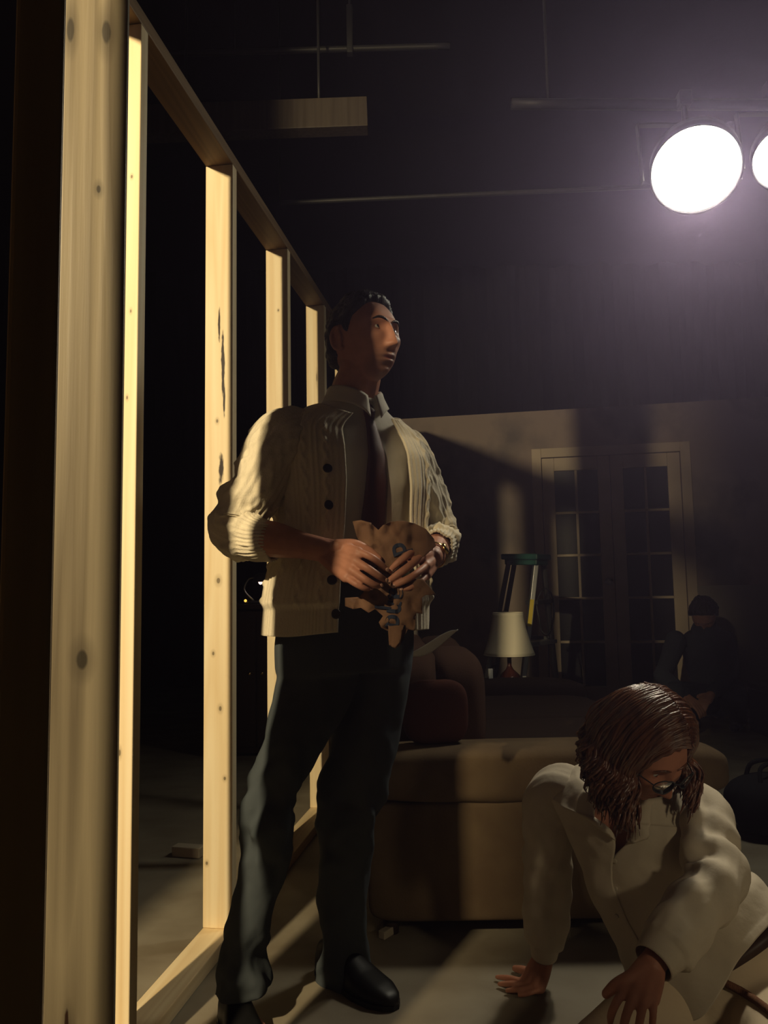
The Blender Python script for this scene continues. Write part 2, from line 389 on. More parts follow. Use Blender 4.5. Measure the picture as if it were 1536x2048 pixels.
# ---- the two near timbers: a broad stud beside a dark one, standing just in front of the camera on the left
near = thing('near_timber', 'rough grey-brown knotty timber post standing in front of the pale studs', 'post', (-0.470, 1.27, 0), R(15))
KX = 0.045
kn = [(0.060, 1.935, 0.010, 0.030), (0.030, 2.02, 0.006, 0.012), (0.052, 1.66, 0.005, 0.010), (0.040, 0.90, 0.012, 0.022), (0.004, 1.93, 0.008, 0.03), (0.030, 0.35, 0.006, 0.03)]
kn = [(a - KX, b, c, d) for a, b, c, d in kn]
nm = wood('knotty rough post', (0.21, 0.175, 0.115), (0.085, 0.066, 0.042), 0.42, kn, seed=1.3, bump=0.9, spec=0.5, streaks=[(-0.017, 0.37, 0.004, 0.022), (-0.022, 0.30, 0.006, 0.015)])
nd = wood('dark stud', (0.40, 0.29, 0.17), (0.26, 0.17, 0.09), 0.6, [(0.05, 1.9, 0.012, 0.03)], seed=8.1)
POSTH = 2.6
v, f = box((0.0, 0, POSTH / 2), (0.098, 0.04, POSTH), 0.0012)
obj('stud', v, f, nm, near, world=False, smooth=False, loc=(0.0, 0.0, 0), label='rough knotty stud')
v, f = box((0.0, 0, POSTH / 2), (0.035, 0.089, POSTH), 0.003)
near2 = thing('near_timber', 'dark timber edge at the far left, nearest of all to the camera', 'post', (-0.276, 0.62, 0), 0)
obj('stud', v, f, nd, near2, world=False, smooth=False, loc=(0, 0, 0)).rotation_euler = (0, 0, R(23))
v, f = box((0.0, 0, POSTH / 2), (0.050, 0.038, POSTH), 0.003)     # unseen timbers added to block part of the key lamp's beam
t_ = thing('near_timber', 'added timber out of view at the left that blocks the key lamp, second from the camera', 'post', (-0.698, 0.600, 0), R(15)); obj('stud', v, f, nd, t_, world=False, smooth=False, loc=(0, 0, 0))
v, f = box((0.0, 0, POSTH / 2), (0.14, 0.04, POSTH), 0.003)  # second added blocker, keeps the key lamp off the dark near timber
t_ = thing('near_timber', 'added broad timber out of view at the left that blocks the key lamp, right beside the camera', 'post', (-0.486, 0.335, 0), R(-36)); obj('stud', v, f, nd, t_, world=False, smooth=False, loc=(0, 0, 0))
# added unseen flag that trims the right side of the key lamp's beam
fg = thing('added_flag', 'added black metal flag on a stand, out of view, trimming the key lamp', 'flag', (KEY_POS.x + 0.45 * math.sin(R(26.6)), KEY_POS.y + 0.45 * math.cos(R(26.6)), 0))
fb = np.array(fg.location); fdv = np.array([math.cos(R(26.6)), -math.sin(R(26.6)), 0])
obj('panel', *bar(fb + [0, 0, 2.35], fb + fdv * 0.75 + [0, 0, 2.35], 0.006, 1.5, 0.001), M['darkmetal'], fg, smooth=False)
obj('stand', *tube([fb + fdv * .3, fb + fdv * .3 + [0, 0, 0.8], fb + fdv * .3 + [0, 0, 1.7]], 0.014, 8, 10), M['darkmetal'], fg)
for a in (0.3, 2.4, 4.5): obj('leg', *tube([fb + fdv * .3 + [0, 0, .35], fb + fdv * .3 + [.15 * math.cos(a), .15 * math.sin(a), .18], fb + fdv * .3 + [.3 * math.cos(a), .3 * math.sin(a), .009]], 0.008, 8, 8), M['darkmetal'], fg)

fg2 = thing('added_flag', 'added wide black flag on a stand, out of view, keeping the key lamp off the left floor', 'flag', (KEY_POS.x + 1.2 * math.sin(R(10.5)), KEY_POS.y + 1.2 * math.cos(R(10.5)), 0))  # added unseen flag, cuts the left side of the key beam
fb = np.array(fg2.location); fdv = np.array([-math.cos(R(10.5)), math.sin(R(10.5)), 0])
obj('panel', *bar(fb + [0, 0, 1.75], fb + fdv * 1.2 + [0, 0, 1.75], 0.006, 2.9, 0.001), M['black'], fg2, smooth=False)
obj('stand', *tube([fb + fdv * .6, fb + fdv * .6 + [0, 0, 0.2], fb + fdv * .6 + [0, 0, .4]], 0.014, 8, 10), M['darkmetal'], fg2)
for a in (0.3, 2.4, 4.5): obj('leg', *tube([fb + fdv * .6 + [0, 0, .28], fb + fdv * .6 + [.15 * math.cos(a), .15 * math.sin(a), .14], fb + fdv * .6 + [.3 * math.cos(a), .3 * math.sin(a), .009]], 0.008, 8, 8), M['darkmetal'], fg2)

# ---- painted flat with the French doors
FL0 = np.array([-0.35, 6.72, 0]); FL1 = np.array([3.95, 5.86, 0]); fd = nrm(FL1 - FL0); fn = np.array([fd[1], -fd[0], 0.0]); FLH = 2.42
FANG = math.atan2(fd[1], fd[0])
def onflat(px):   # distance along the flat seen under photo column px at mid height
    d = FW + RT * (px - W / 2) / FPX
    A = np.array([[fd[0], -d[0]], [fd[1], -d[1]]]); s = np.linalg.solve(A, CAMPOS[:2] - FL0[:2]); return s[0]
U0, U1 = onflat(1086), onflat(1366)       # clear opening of the doors
DH = 2.03
FLEN = float(np.linalg.norm(FL1 - FL0))
def flat_piece(u0, u1, z0, z1, t=0.05, proud=0.0):
    v, f = box(((u0 + u1) / 2, t / 2 - proud, (z0 + z1) / 2), (u1 - u0, t, z1 - z0)); return v @ rotz(FANG).T + FL0, f
fv, ff = join(flat_piece(0, U0, 0, FLH), flat_piece(U1, FLEN, 0, FLH), flat_piece(U0, U1, DH, FLH))
structure('wall_painted', fv, ff, M['flat'], 'mottled painted scenery flat around the French doors', 'wall', origin=FL0)
v, f = join(flat_piece(U1 + 0.07, FLEN, 0.0, 0.93, 0.012, 0.012)); structure('wall_wainscot', v, f, M['wainscot'], origin=FL0)
v, f = join(flat_piece(U1 + 0.07, FLEN, 0.93, 0.985, 0.03, 0.03)); structure('trim_1', v, f, M['wainscot'], origin=FL0)
dr = bpy.data.objects.new('door_1', None); C.objects.link(dr); dr.location = FL0; dr.rotation_euler = (0, 0, FANG); dr['kind'] = 'structure'
def dpart(name, pieces, m, parent=dr, smooth=False):
    v, f = join(*pieces); return obj(name, v, f, m, parent, world=False, smooth=smooth)
def lb(u0, u1, z0, z1, y0_, y1_, bev=0.004): return box(((u0 + u1) / 2, (y0_ + y1_) / 2, (z0 + z1) / 2), (u1 - u0, y1_ - y0_, z1 - z0), bev)
dpart('door_casing', [lb(U0 - 0.075, U0, 0, DH + 0.075, -0.022, 0.03), lb(U1, U1 + 0.075, 0, DH + 0.075, -0.022, 0.03), lb(U0, U1, DH, DH + 0.075, -0.022, 0.03)], M['doorpaint'])
UM = (U0 + U1) / 2
for leaf, (a, b) in enumerate(((U0 + 0.004, UM - 0.002), (UM + 0.002, U1 - 0.004))):
    st, rl, br = 0.095, 0.11, 0.22
    lf = dpart('door_leaf', [lb(a, a + st, 0.012, DH - 0.004, -0.004, 0.032), lb(b - st, b, 0.012, DH - 0.004, -0.004, 0.032),
                             lb(a + st, b - st, DH - rl, DH - 0.004, -0.004, 0.032), lb(a + st, b - st, 0.012, br, -0.004, 0.032)], M['doorpaint'])
    x0, x1, z0, z1 = a + st, b - st, br, DH - rl; nz_, mt = 5, 0.02
    xm = (x0 + x1) / 2; pz = (z1 - z0) / nz_
    dpart('muntin', [lb(xm - mt / 2, xm + mt / 2, z0, z1, 0.0, 0.026, 0.003)] , M['doorpaint'], lf)
    for k in range(1, nz_): dpart('muntin', [lb(x0, x1, z0 + k * pz - mt / 2, z0 + k * pz + mt / 2, 0.0, 0.026, 0.003)], M['doorpaint'], lf)
    for k in range(nz_):
        for (q0, q1) in ((x0, xm), (xm, x1)):
            dpart('pane', [lb(q0, q1, z0 + k * pz, z0 + (k + 1) * pz, 0.012, 0.016, 0)], M['glass'], lf)
    if leaf == 0:
        c = (b - 0.045, -0.045, 1.03)
        kv, kf = ellipsoid(c, (0.028, 0.022, 0.028)); sv, sf = bar((c[0], 0.0, c[2]), (c[0], -0.03, c[2]), 0.016, 0.016)
        rv, rf = ellipsoid((c[0], -0.006, c[2]), (0.03, 0.006, 0.03))
        dpart('door_knob', [(kv, kf), (sv, sf), (rv, rf)], M['steel'], lf, True)

# ---- overhead: beam, pipes, stage lamps
bv, bf = bar(P(250, 250, 4.2), P(735, 232, 4.2), 0.10, 0.17, 0.004)
tag(obj('ceiling_beam', bv, bf, M['beam'], smooth=False), 'dull wooden beam hung under the black ceiling', 'beam')
bb0, bb1 = P(250, 250, 4.2), P(735, 232, 4.2)
hp = thing('hanging_pipe', 'thin black pipe on a clamp strap above the beam', 'pipe', P(520, 100, 4.4))
pa, pb = P(330, 108, 4.4), P(900, 92, 4.4)
obj('pipe', *tube([pa, (pa + pb) / 2, pb], 0.018, 20, 12), M['darkmetal'], hp)
cl = P(700, 95, 4.4); obj('strap', *box(cl + [0, -0.01, 0.1], (0.035, 0.045, 0.30), 0.004), M['darkmetal'], hp); 
hp2 = thing('hanging_pipe', 'lower thin black pipe between the studs and the lit lamp', 'pipe', P(700, 410, 4.6))
pa, pb = P(560, 406, 4.6), P(1330, 372, 4.6)
obj('pipe', *tube([pa, (pa + pb) / 2, pb], 0.014, 20, 12), M['darkmetal'], hp2)
for (q0, q1, ob_) in ((pa, np.array([pa[0], pa[1], 4.6]), hp2),):
    obj('drop_rod', *tube([q0, (q0 + q1) / 2, q1], 0.006, 6, 8), M['darkmetal'], ob_)
for q in (P(470, 103, 4.4), P(700, 95, 4.4)):
    obj('drop_rod', *tube([q, (q + [0, 0, 4.6 - q[2]]) if False else np.array([q[0], q[1], (q[2] + 4.6) / 2]), np.array([q[0], q[1], 4.6])], 0.006, 6, 8), M['darkmetal'], hp)
for t in (0.25, 0.8):
    q = bb0 + (bb1 - bb0) * t
    tag(obj('beam_hanger', *tube([q + [0, 0, 0.07], np.array([q[0], q[1], (q[2] + 4.6) / 2]), np.array([q[0], q[1], 4.6])], 0.008, 6, 8), M['darkmetal']), 'thin rod holding the wooden beam up, %s' % ('over the stud tops' if t < 0.5 else 'near its free end'), 'rod')

def stage_lamp(pos, aim, power, label, rad=0.165):
    pos = Vector(pos); d = (Vector(aim) - pos).normalized(); q = d.to_track_quat('Z', 'Y').to_matrix()
    t = thing('stage_lamp', label, 'lamp', pos)
    Q = np.array(q); L_ = np.array(pos)
    def put(name, vf, m, smooth=True): return obj(name, vf[0] @ Q.T + L_, vf[1], m, t, smooth=smooth)
    put('housing', lathe([(0.03, -0.30), (0.07, -0.295), (0.09, -0.26), (0.10, -0.12), (rad + 0.008, -0.10), (rad + 0.010, 0.0), (rad + 0.002, 0.0), (rad + 0.001, -0.02), (0.02, -0.03)], m=40), M['darkmetal'])
    put('lens', lathe([(0.001, 0.012), (rad * 0.5, 0.008), (rad * 0.8, -0.002), (rad, -0.016), (0.001, -0.018)], m=40), M['lens'])
    # yoke and clamp hang the lamp from its pipe
    yk = []
    for s in (-1, 1): yk.append(bar(L_ + [s * (rad + 0.03), 0.05, -0.02], L_ + [s * (rad + 0.03), 0.08, 0.24], 0.006, 0.03, 0.001, (0, 1, 0)))
    yk.append(bar(L_ + [-(rad + 0.033), 0.08, 0.24], L_ + [rad + 0.033, 0.08, 0.24], 0.03, 0.006, 0.001))
    v, f = join(*yk); obj('yoke', v, f, M['darkmetal'], t, smooth=False)
    v, f = join(tube([L_ + [0, 0.08, 0.24], L_ + [0, 0.08, 0.29], L_ + [0, 0.08, 0.33]], 0.012, 6, 10), box(L_ + [0, 0.08, 0.345], (0.05, 0.06, 0.06), 0.006)); obj('clamp', v, f, M['darkmetal'], t, smooth=False)
    if power: spot('stage_lamp_light', pos + d * 0.02, aim, power, 62, 0.9, 0.08, (1.0, 0.86, 0.66))
    return t
B2 = Vector(P(1572, 318, 3.05))
stage_lamp(BACK_POS, BACK_AIM, BACK_POWER, 'blazing stage lamp hung above the kneeling woman, fully in view')
stage_lamp(B2, BACK_AIM + Vector((0.25, 0, 0)), 0, 'second stage lamp cut off by the edge of the photo', 0.12)
zt = BACK_POS.z + 0.345
pv = tube([np.array([BACK_POS.x - 0.7, BACK_POS.y + 0.085, zt]), np.array([BACK_POS.x + 0.6, BACK_POS.y + 0.085 + 0.04, zt]), np.array([3.6, BACK_POS.y + 0.13, zt])], 0.022, 20, 12)
lp = thing('lamp_pipe', 'black pipe that the stage lamps hang from', 'pipe', (BACK_POS.x, BACK_POS.y + 0.085, zt))
obj('pipe', *pv, M['darkmetal'], lp)
for x in (BACK_POS.x - 0.55, 3.4):
    obj('drop_rod', *tube([(x, BACK_POS.y + 0.09, zt), (x, BACK_POS.y + 0.09, (zt + 4.6) / 2), (x, BACK_POS.y + 0.09, 4.6)], 0.006, 6, 8), M['darkmetal'], lp)

# ---- haze in the air, added and tinted to stand in for flare glow
def haze():
    m = bpy.data.materials.new('glow haze'); m.use_nodes = True; N = m.node_tree.nodes; N.clear()
    o = N.new('ShaderNodeOutputMaterial'); s = N.new('ShaderNodeVolumeScatter'); s.inputs['Density'].default_value = HAZE_DENSITY; s.inputs['Anisotropy'].default_value = 0.72
    s.inputs['Color'].default_value = (0.72, 0.60, 1.0, 1); m.node_tree.links.new(s.outputs[0], o.inputs['Volume'])
    v, f = box((0.95, 3.0, 2.3), (8.9, 11.0, 4.58))
    h = obj('glow_haze', v, f, m, smooth=False); tag(h, 'thin haze added for the glow round the stage lamp', 'haze', kind='stuff')
haze()

# ================================================================== people: shared builders
def head_parts(c, Q, s=1.0, female=False):
    """skull, jaw, face and ears as closed surfaces; c centre (between the ears), Q columns = (left, back, up) in the world"""
    n, m = 110, 150
    ph = np.linspace(0.01, math.pi - 0.01, n); th = np.linspace(0, 2 * math.pi, m, endpoint=False)
    x = np.sin(ph)[:, None] * np.sin(th); y = -np.sin(ph)[:, None] * np.cos(th); z = -np.cos(ph)[:, None] + 0 * th     # th=0 looks to -Y (the face)
    rr_ = np.sqrt(x * x + y * y) + 1e-9; ee = 2 / 2.55; fx, fy = np.abs(x) / rr_, np.abs(y) / rr_
    sq = sstep(0.15, -0.35, y / rr_) * (1 - 0.55 * sstep(0.35, 0.95, z))
    x = x * (1 - sq) + np.sign(x) * fx ** ee * rr_ * sq; y = y * (1 - sq) + np.sign(y) * fy ** ee * rr_ * sq
    rho = np.sqrt(np.clip(1 - z * z, 1e-6, 1)); az_ = np.abs(np.clip(z, -1, 0))
    kf = ((1 - az_ ** 3.0) ** (1 / 3.0)) / rho; kf = np.where(z < 0, np.minimum(kf, 2.2), 1.0); fb = sstep(0.25, -0.3, y / rr_)
    y = y * (1 + (kf - 1) * fb * 0.85); x = x * (1 + (kf - 1) * fb * 0.35)
    X, Y, Z = x * 0.0765, y * 0.098, z * 0.118
    front = sstep(0.1, -0.5, y); low = sstep(0.05, -0.95, z)
    X = X * (1 - 0.26 * low) * (1 - 0.05 * sstep(0.2, 1.0, z))
    X = X * (1 + 0.06 * np.exp(-((z - 0.25) / 0.3) ** 2) * sstep(-0.2, 0.5, y))
    Y = Y + 0.020 * sstep(-0.25, -1.0, z) * sstep(-0.2, 0.6, y) * -1.6                        # neck side of the skull cut in
    Y = np.where(y < 0, Y * (1 - 0.06 * low), Y)
    # flatter face
    Y = Y + front * 0.006 * np.exp(-(X / 0.05) ** 2)
    sp = np.abs(X)
    g = lambda cx, cz, sx, sz, A=sp: np.exp(-((A - cx) / sx) ** 2 - ((Z - cz) / sz) ** 2)
    d = np.zeros_like(X)
    d += 0.0055 * g(0.030, 0.021, 0.026, 0.008)                       # brow
    d += 0.003 * g(0.0, 0.022, 0.02, 0.012)
    d -= 0.0105 * g(0.031, 0.001, 0.017, 0.012)                       # eye sockets
    d += 0.005 * g(0.046, -0.026, 0.018, 0.016)                       # cheekbones
    nl = np.clip((0.012 - Z) / 0.058, 0, 1)                           # 0 at the bridge, 1 at the tip
    nosew = 0.0072 + 0.0062 * nl ** 1.6
    prof = np.where((Z < 0.022) & (Z > -0.062), sstep(0.022, -0.002, Z) * (0.009 + 0.020 * nl ** 1.2), 0) * sstep(-0.057, -0.049, Z)
    d += prof * np.exp(-(sp / nosew) ** 2)
    d += 0.0065 * g(0.0125, -0.044, 0.006, 0.006)                      # wings
    d -= 0.004 * g(0.0, -0.058, 0.006, 0.006)
    d += 0.0058 * g(0.0, -0.0682, 0.021, 0.0050) + 0.0064 * g(0.0, -0.0812, 0.018, 0.0056)   # lips
    d -= 0.0060 * g(0.0, -0.0747, 0.023, 0.0026)
    d -= 0.0045 * g(0.0, -0.0915, 0.022, 0.006)
    d += 0.009 * g(0.0, -0.105, 0.022, 0.011) + 0.004 * g(0.032, -0.088, 0.02, 0.03) * (0.4 if female else 1.0)
    d -= 0.003 * g(0.05, -0.06, 0.015, 0.02)
    Y = Y - d * sstep(0.35, -0.25, y)
    G = np.stack([X, Y, Z], -1) * s
    def tr(v): return v @ np.asarray(Q).T + c
    parts = [grid_mesh(tr(G), True, True, True)]
    for sd in (-1, 1):     # ears: a rim with a hollow
        e = []
        for t in np.linspace(-0.25, 1.15, 14):
            a = t * math.pi
            e.append((sd * (0.079 + 0.010 * math.sin(max(a, 0)) ) * 1.0, 0.012 + 0.015 * math.sin(a) + 0.004, -0.006 + 0.031 * math.cos(a), 0.0048))
        ks = np.array(e) * s; v, f = limb([tuple(q) for q in ks], 20, 8); parts.append((tr(v), f))
        v, f = ellipsoid((sd * 0.0795 * s, 0.015 * s, -0.008 * s), (0.006 * s, 0.017 * s, 0.028 * s), rotz(sd * 0.30)); parts.append((tr(v), f))
    return parts, tr
def eyes(parent, tr, s, gaze=(0, 0), skin=None):
    for sd in (-1, 1):
        c = np.array([sd * 0.0315, -0.0715, 0.0015]) * s; r = 0.0118 * s
        v, f = ellipsoid(c, (r, r, r), None, 16, 20); ey = obj('eye', tr(v), f, M['eye'], parent)
        g = nrm(np.array([gaze[0], -1.0, gaze[1]])); a = nrm(np.cross(g, [0, 0, 1.0])); b = np.cross(a, g)
        k = [c + g * r * 1.015 + (a * math.cos(t) + b * math.sin(t)) * 0.0056 * s - g * 0.0012 * s for t in np.linspace(0, 2 * math.pi, 18, endpoint=False)]
        vv = np.array([c + g * r * 1.05] + k); ff = [(0, 1 + i, 1 + (i + 1) % 18) for i in range(18)]
        obj('iris', tr(vv), ff, M['iris'], ey)
        for up in (1, -1):   # lids: a strip of a slightly larger ball
            n1, m1 = 7, 20; R1 = r * 1.14; az = np.linspace(-1.25, 1.25, m1); arch = np.cos(az / 1.25 * math.pi / 2) ** 0.7
            e0 = (0.38 if up > 0 else -0.42) * arch; G = np.empty((n1, m1, 3))
            for i in range(n1):
                el = e0 + up * (i / (n1 - 1)) * (1.15 if up > 0 else 0.8)
                G[i] = c + np.stack([R1 * np.cos(el) * np.sin(az), -R1 * np.cos(el) * np.cos(az), R1 * np.sin(el)], -1)
            v, f = grid_mesh(G, False); v, f = solid(v, f, 0.0012); obj('eyelid', tr(v), f, skin, parent)
def hand_parts(wrist, knuckles, back, fingers, thumb, wr=(0.029, 0.02), kr=0.0118, fr=0.0080):
    """wrist point, four knuckle points (index..little), direction of the back of the hand, finger joint lists, thumb joint list"""
    parts = []; wrist = np.asarray(wrist, float); kn = [np.asarray(k, float) for k in knuckles]; back = nrm(back)
    for i, k in enumerate(kn):      # four metacarpal columns fused into the palm
        w = wrist + (k - np.mean(kn, 0)) * 0.42
        parts.append(limb([tuple(w) + (0.0150,), tuple((w + k) / 2 - back * 0.003) + (0.0150,), tuple(k - back * 0.002) + (kr,)], 10, 12))
    for i in range(3):
        a, b = kn[i], kn[i + 1]; w = wrist + ((a + b) / 2 - np.mean(kn, 0)) * 0.42
        parts.append(limb([tuple(w) + (0.014,), tuple((a + b) / 2 - back * 0.005) + (0.0115,)], 8, 10))
    sc = (1.0, 1.06, 1.0, 0.86)
    for i, (k, fg) in enumerate(zip(kn, fingers)):
        pts = [k - back * 0.001] + [np.asarray(p, float) for p in fg]; rr = [1.14, 1.04, 0.98, 0.76]
        parts.append(limb([tuple(p) + (fr * sc[i] * q,) for p, q in zip(pts, rr)], 16, 12))
    rr = [0.017, 0.0135, 0.0112, 0.0085]
    parts.append(limb([tuple(np.asarray(p, float)) + (r,) for p, r in zip(thumb, rr)], 14, 12))
    return parts
def nails(parent, fingers, back, m):
    for fg in fingers:
        a, b = np.asarray(fg[-2], float), np.asarray(fg[-1], float); d = nrm(b - a); s = nrm(np.cross(d, back)); u = np.cross(s, d)
        c = b + d * 0.001 + u * 0.0068
        v, f = ellipsoid((0, 0, 0), (0.0045, 0.0055, 0.0012), np.stack([s, d, u], 1), 8, 12); obj('fingernail', v + c, f, m, parent)
def skin_mat(name, base, c, Q, sc=1.0, stubble=0.5):
    """skin with pores, a darker beard shadow round chin and jaw, and redder lips; c, Q = head centre and axes in the object's space"""
    m = mat(name, base, 0.5, 0.3, bump=((260, 260, 260), 0.12, 0.001), vary=((35, 35, 35), tuple(k * 0.85 for k in base), 0.4, 0.7))
    N = m.node_tree.nodes; L = m.node_tree.links; b = N['Principled BSDF']; src = b.inputs['Base Color'].links[0].from_socket
    tc = N.new('ShaderNodeTexCoord')
    def mask(centre, size, lo, hi):
        tot = None; cc = np.asarray(c) + np.asarray(Q) @ (np.asarray(centre) * sc)
        for k in range(3):
            ax = np.asarray(Q)[:, k]; d = N.new('ShaderNodeVectorMath'); d.operation = 'DOT_PRODUCT'; L.new(tc.outputs['Object'], d.inputs[0]); d.inputs[1].default_value = tuple(ax)
            e = N.new('ShaderNodeMath'); e.operation = 'SUBTRACT'; L.new(d.outputs['Value'], e.inputs[0]); e.inputs[1].default_value = float(cc @ ax)
            g = N.new('ShaderNodeMath'); g.operation = 'DIVIDE'; L.new(e.outputs[0], g.inputs[0]); g.inputs[1].default_value = size[k] * sc
            h = N.new('ShaderNodeMath'); h.operation = 'MULTIPLY'; L.new(g.outputs[0], h.inputs[0]); L.new(g.outputs[0], h.inputs[1])
            if tot is None: tot = h.outputs[0]
            else:
                q = N.new('ShaderNodeMath'); q.operation = 'ADD'; L.new(tot, q.inputs[0]); L.new(h.outputs[0], q.inputs[1]); tot = q.outputs[0]
        r = N.new('ShaderNodeMapRange'); L.new(tot, r.inputs[0]); r.inputs[1].default_value = hi; r.inputs[2].default_value = lo; r.clamp = True
        return r.outputs[0]
    def over(fac, col, prev, amt):
        mu = N.new('ShaderNodeMath'); mu.operation = 'MULTIPLY'; L.new(fac, mu.inputs[0]); mu.inputs[1].default_value = amt
        mx = N.new('ShaderNodeMix'); mx.data_type = 'RGBA'; L.new(mu.outputs[0], mx.inputs['Factor']); L.new(prev, mx.inputs['A']); mx.inputs['B'].default_value = (*col, 1); return mx.outputs['Result']
    out = src
    if stubble: out = over(mask((0, -0.075, -0.092), (0.068, 0.07, 0.048), 0.35, 1.0), (0.13, 0.075, 0.06), out, stubble)
    out = over(mask((0, -0.098, -0.0745), (0.023, 0.03, 0.0085), 0.6, 1.0), (0.33, 0.10, 0.085), out, 0.8)
    L.new(out, b.inputs['Base Color']); return m
M['nail'] = mat('fingernail', (0.55, 0.32, 0.24), 0.3, 0.4)
M['stubble'] = mat('stubble', (0.10, 0.055, 0.04), 0.8, 0.1)

# ================================================================== the standing man
MA = R(38.0); MROOT = np.array([-0.09, 2.05, 0.0]); MQ = rotz(MA)
man = thing('person', 'man in a cream cable-knit cardigan and maroon tie, standing and gazing up', 'person', MROOT)
def ml(p): return np.asarray(p, float) @ MQ.T + MROOT             # man's own frame (left +x, faces -y) to the place
# torso profile: z, half width, half depth, centre x, centre y
TP = np.array([[0.70, .165, .115, -.015, .015], [0.86, .172, .120, -.015, .012], [0.96, .168, .112, -.012, .005], [1.06, .156, .102, -.01, -.002],
               [1.16, .162, .108, -.005, -.006], [1.26, .176, .116, 0.0, -.006], [1.34, .184, .112, .003, -.002], [1.40, .178, .098, .005, .004],
               [1.435, .152, .082, .006, .004], [1.46, .102, .066, .008, -.002], [1.49, .064, .060, .010, -.012], [1.52, .054, .056, .012, -.02]])
_tz = np.linspace(0.5, 1.7, 601); _tk = np.exp(-np.linspace(-2.2, 2.2, 29) ** 2); _tk /= _tk.sum()      # profile rounded over a few centimetres
_tv = [np.convolve(np.pad(np.interp(_tz, TP[:, 0], TP[:, k]), 14, 'edge'), _tk, 'valid') for k in (1, 2, 3, 4)]
def tprof(z):
    return [np.interp(z, _tz, q) for q in _tv]
def torso_grid(z0, z1, n, m, off, th0=0, th1=2 * math.pi, closed=True, disp=None, e=2.35):
    z = np.linspace(z0, z1, n); a, b, cx, cy = tprof(z)
    k = np.ones(5) / 5; 
    Cn = np.stack([cx, cy, z], 1); X = np.tile([1.0, 0, 0], (n, 1)); Y = np.tile([0, 1.0, 0], (n, 1))
    return rings(Cn, X, Y, a + off, b + off, m, e, th0, th1, disp, closed)
# arms (man frame)
RS, LS = np.array([-.178, 0.004, 1.405]), np.array([.186, 0.004, 1.392])
RE = np.array([-.300, .030, 1.140])
RWr = (P(648, 1100, 1.785) - MROOT) @ MQ
LE = np.array([.262, -.045, 1.125])
LWr = (P(866, 1112, 1.90) - MROOT) @ MQ
def pw(px, py, y): return P(px, py, y)
# right hand: back towards the camera, fingers pointing to the photo's right
rw = ml(RWr)
rk = [pw(716, 1103, 1.725), pw(711, 1122, 1.715), pw(703, 1140, 1.712), pw(692, 1155, 1.715)]
rf = [[pw(741, 1114, 1.715), pw(759, 1126, 1.728), pw(771, 1137, 1.742)],
      [pw(737, 1138, 1.700), pw(756, 1151, 1.710), pw(769, 1159, 1.728)],
      [pw(729, 1158, 1.698), pw(747, 1169, 1.708), pw(758, 1172, 1.726)],
      [pw(713, 1169, 1.702), pw(727, 1176, 1.708), pw(738, 1178, 1.722)]]
rth = [pw(676, 1093, 1.755), pw(708, 1090, 1.765), pw(735, 1101, 1.772), pw(757, 1117, 1.775)]
rback = nrm(np.array([-0.15, -1.0, 0.25]))
lw = ml(LWr)
lk = [pw(832, 1099, 1.825), pw(845, 1112, 1.812), pw(853, 1131, 1.810), pw(854, 1150, 1.815)]
lf_ = [[pw(812, 1113, 1.775), pw(794, 1127, 1.765), pw(781, 1140, 1.768)],
       [pw(820, 1131, 1.765), pw(796, 1148, 1.752), pw(778, 1161, 1.757)],
       [pw(830, 1149, 1.768), pw(806, 1163, 1.755), pw(789, 1171, 1.760)],
       [pw(838, 1166, 1.780), pw(820, 1175, 1.768), pw(803, 1179, 1.770)]]
lth = [pw(852, 1092, 1.86), pw(826, 1093, 1.855), pw(803, 1107, 1.83), pw(788, 1120, 1.81)]
lback = nrm(np.array([0.75, -0.6, 0.3]))
HC = ml([0.014, -0.056, 1.640]); HYAW = MA + R(9); 
def headframe(yaw, pitch, roll=0.0):
    Qz = rotz(yaw); c, s = math.cos(pitch), math.sin(pitch); Qx = np.array([[1, 0, 0], [0, c, s], [0, -s, c]])
    c, s = math.cos(roll), math.sin(roll); Qy = np.array([[c, 0, s], [0, 1, 0], [-s, 0, c]])
    return Qz @ Qx @ Qy
HQ = headframe(HYAW, R(7))
skin_m = skin_mat('skin of the standing man', (0.50, 0.225, 0.145), HC - MROOT, HQ, 0.985)
hp_, htr = head_parts(HC, HQ, 0.985)
body = list(hp_)
# legs: hip, knee, ankle in the place
HR, HL = ml([-.095, .01, .90]), ml([.085, .01, .90])
KR, KL = P(545, 1600, 1.895), P(699, 1610, 2.075)
AR, AL = P(486, 1905, 1.945), P(690, 1900, 2.175)
def lk_(*ks): return limb([tuple(p) + (r,) for p, r in ks], 24, 16)
v, f = grid_mesh(torso_grid(0.80, 1.52, 40, 36, -0.012), True, True, True); body.append((ml(v), f))
body.append(limb([tuple(ml([0.012, .004, 1.44])) + (.062,), tuple(ml([0.013, -.012, 1.51])) + (.062,), tuple(HC - HQ[:, 2] * .075 + HQ[:, 1] * .024) + (.055,), tuple(HC - HQ[:, 2] * .02 + HQ[:, 1] * .03) + (.05,)], 14, 20))
RWd = nrm(rw - ml(RE)); LWd = nrm(lw - ml(LE))
body.append(lk_((ml(RS + [.01, 0, -.025]), .040), (ml(RS * .45 + RE * .55), .042), (ml(RE), .039), (ml(RE) * .62 + rw * .38, .043), (ml(RE) * .25 + rw * .75, .031), (rw, .0275), (rw + RWd * .02, .024)))
body.append(lk_((ml(LS + [-.01, 0, -.025]), .040), (ml(LS * .45 + LE * .55), .042), (ml(LE), .039), (ml(LE) * .6 + lw * .4, .041), (ml(LE) * .25 + lw * .75, .031), (lw, .027), (lw + LWd * .02, .024)))
body += hand_parts(rw, rk, rback, rf, rth) + hand_parts(lw, lk, lback, lf_, lth)
def leg_at(px, py, y, r): return tuple(P(px, py, y)) + (r,)
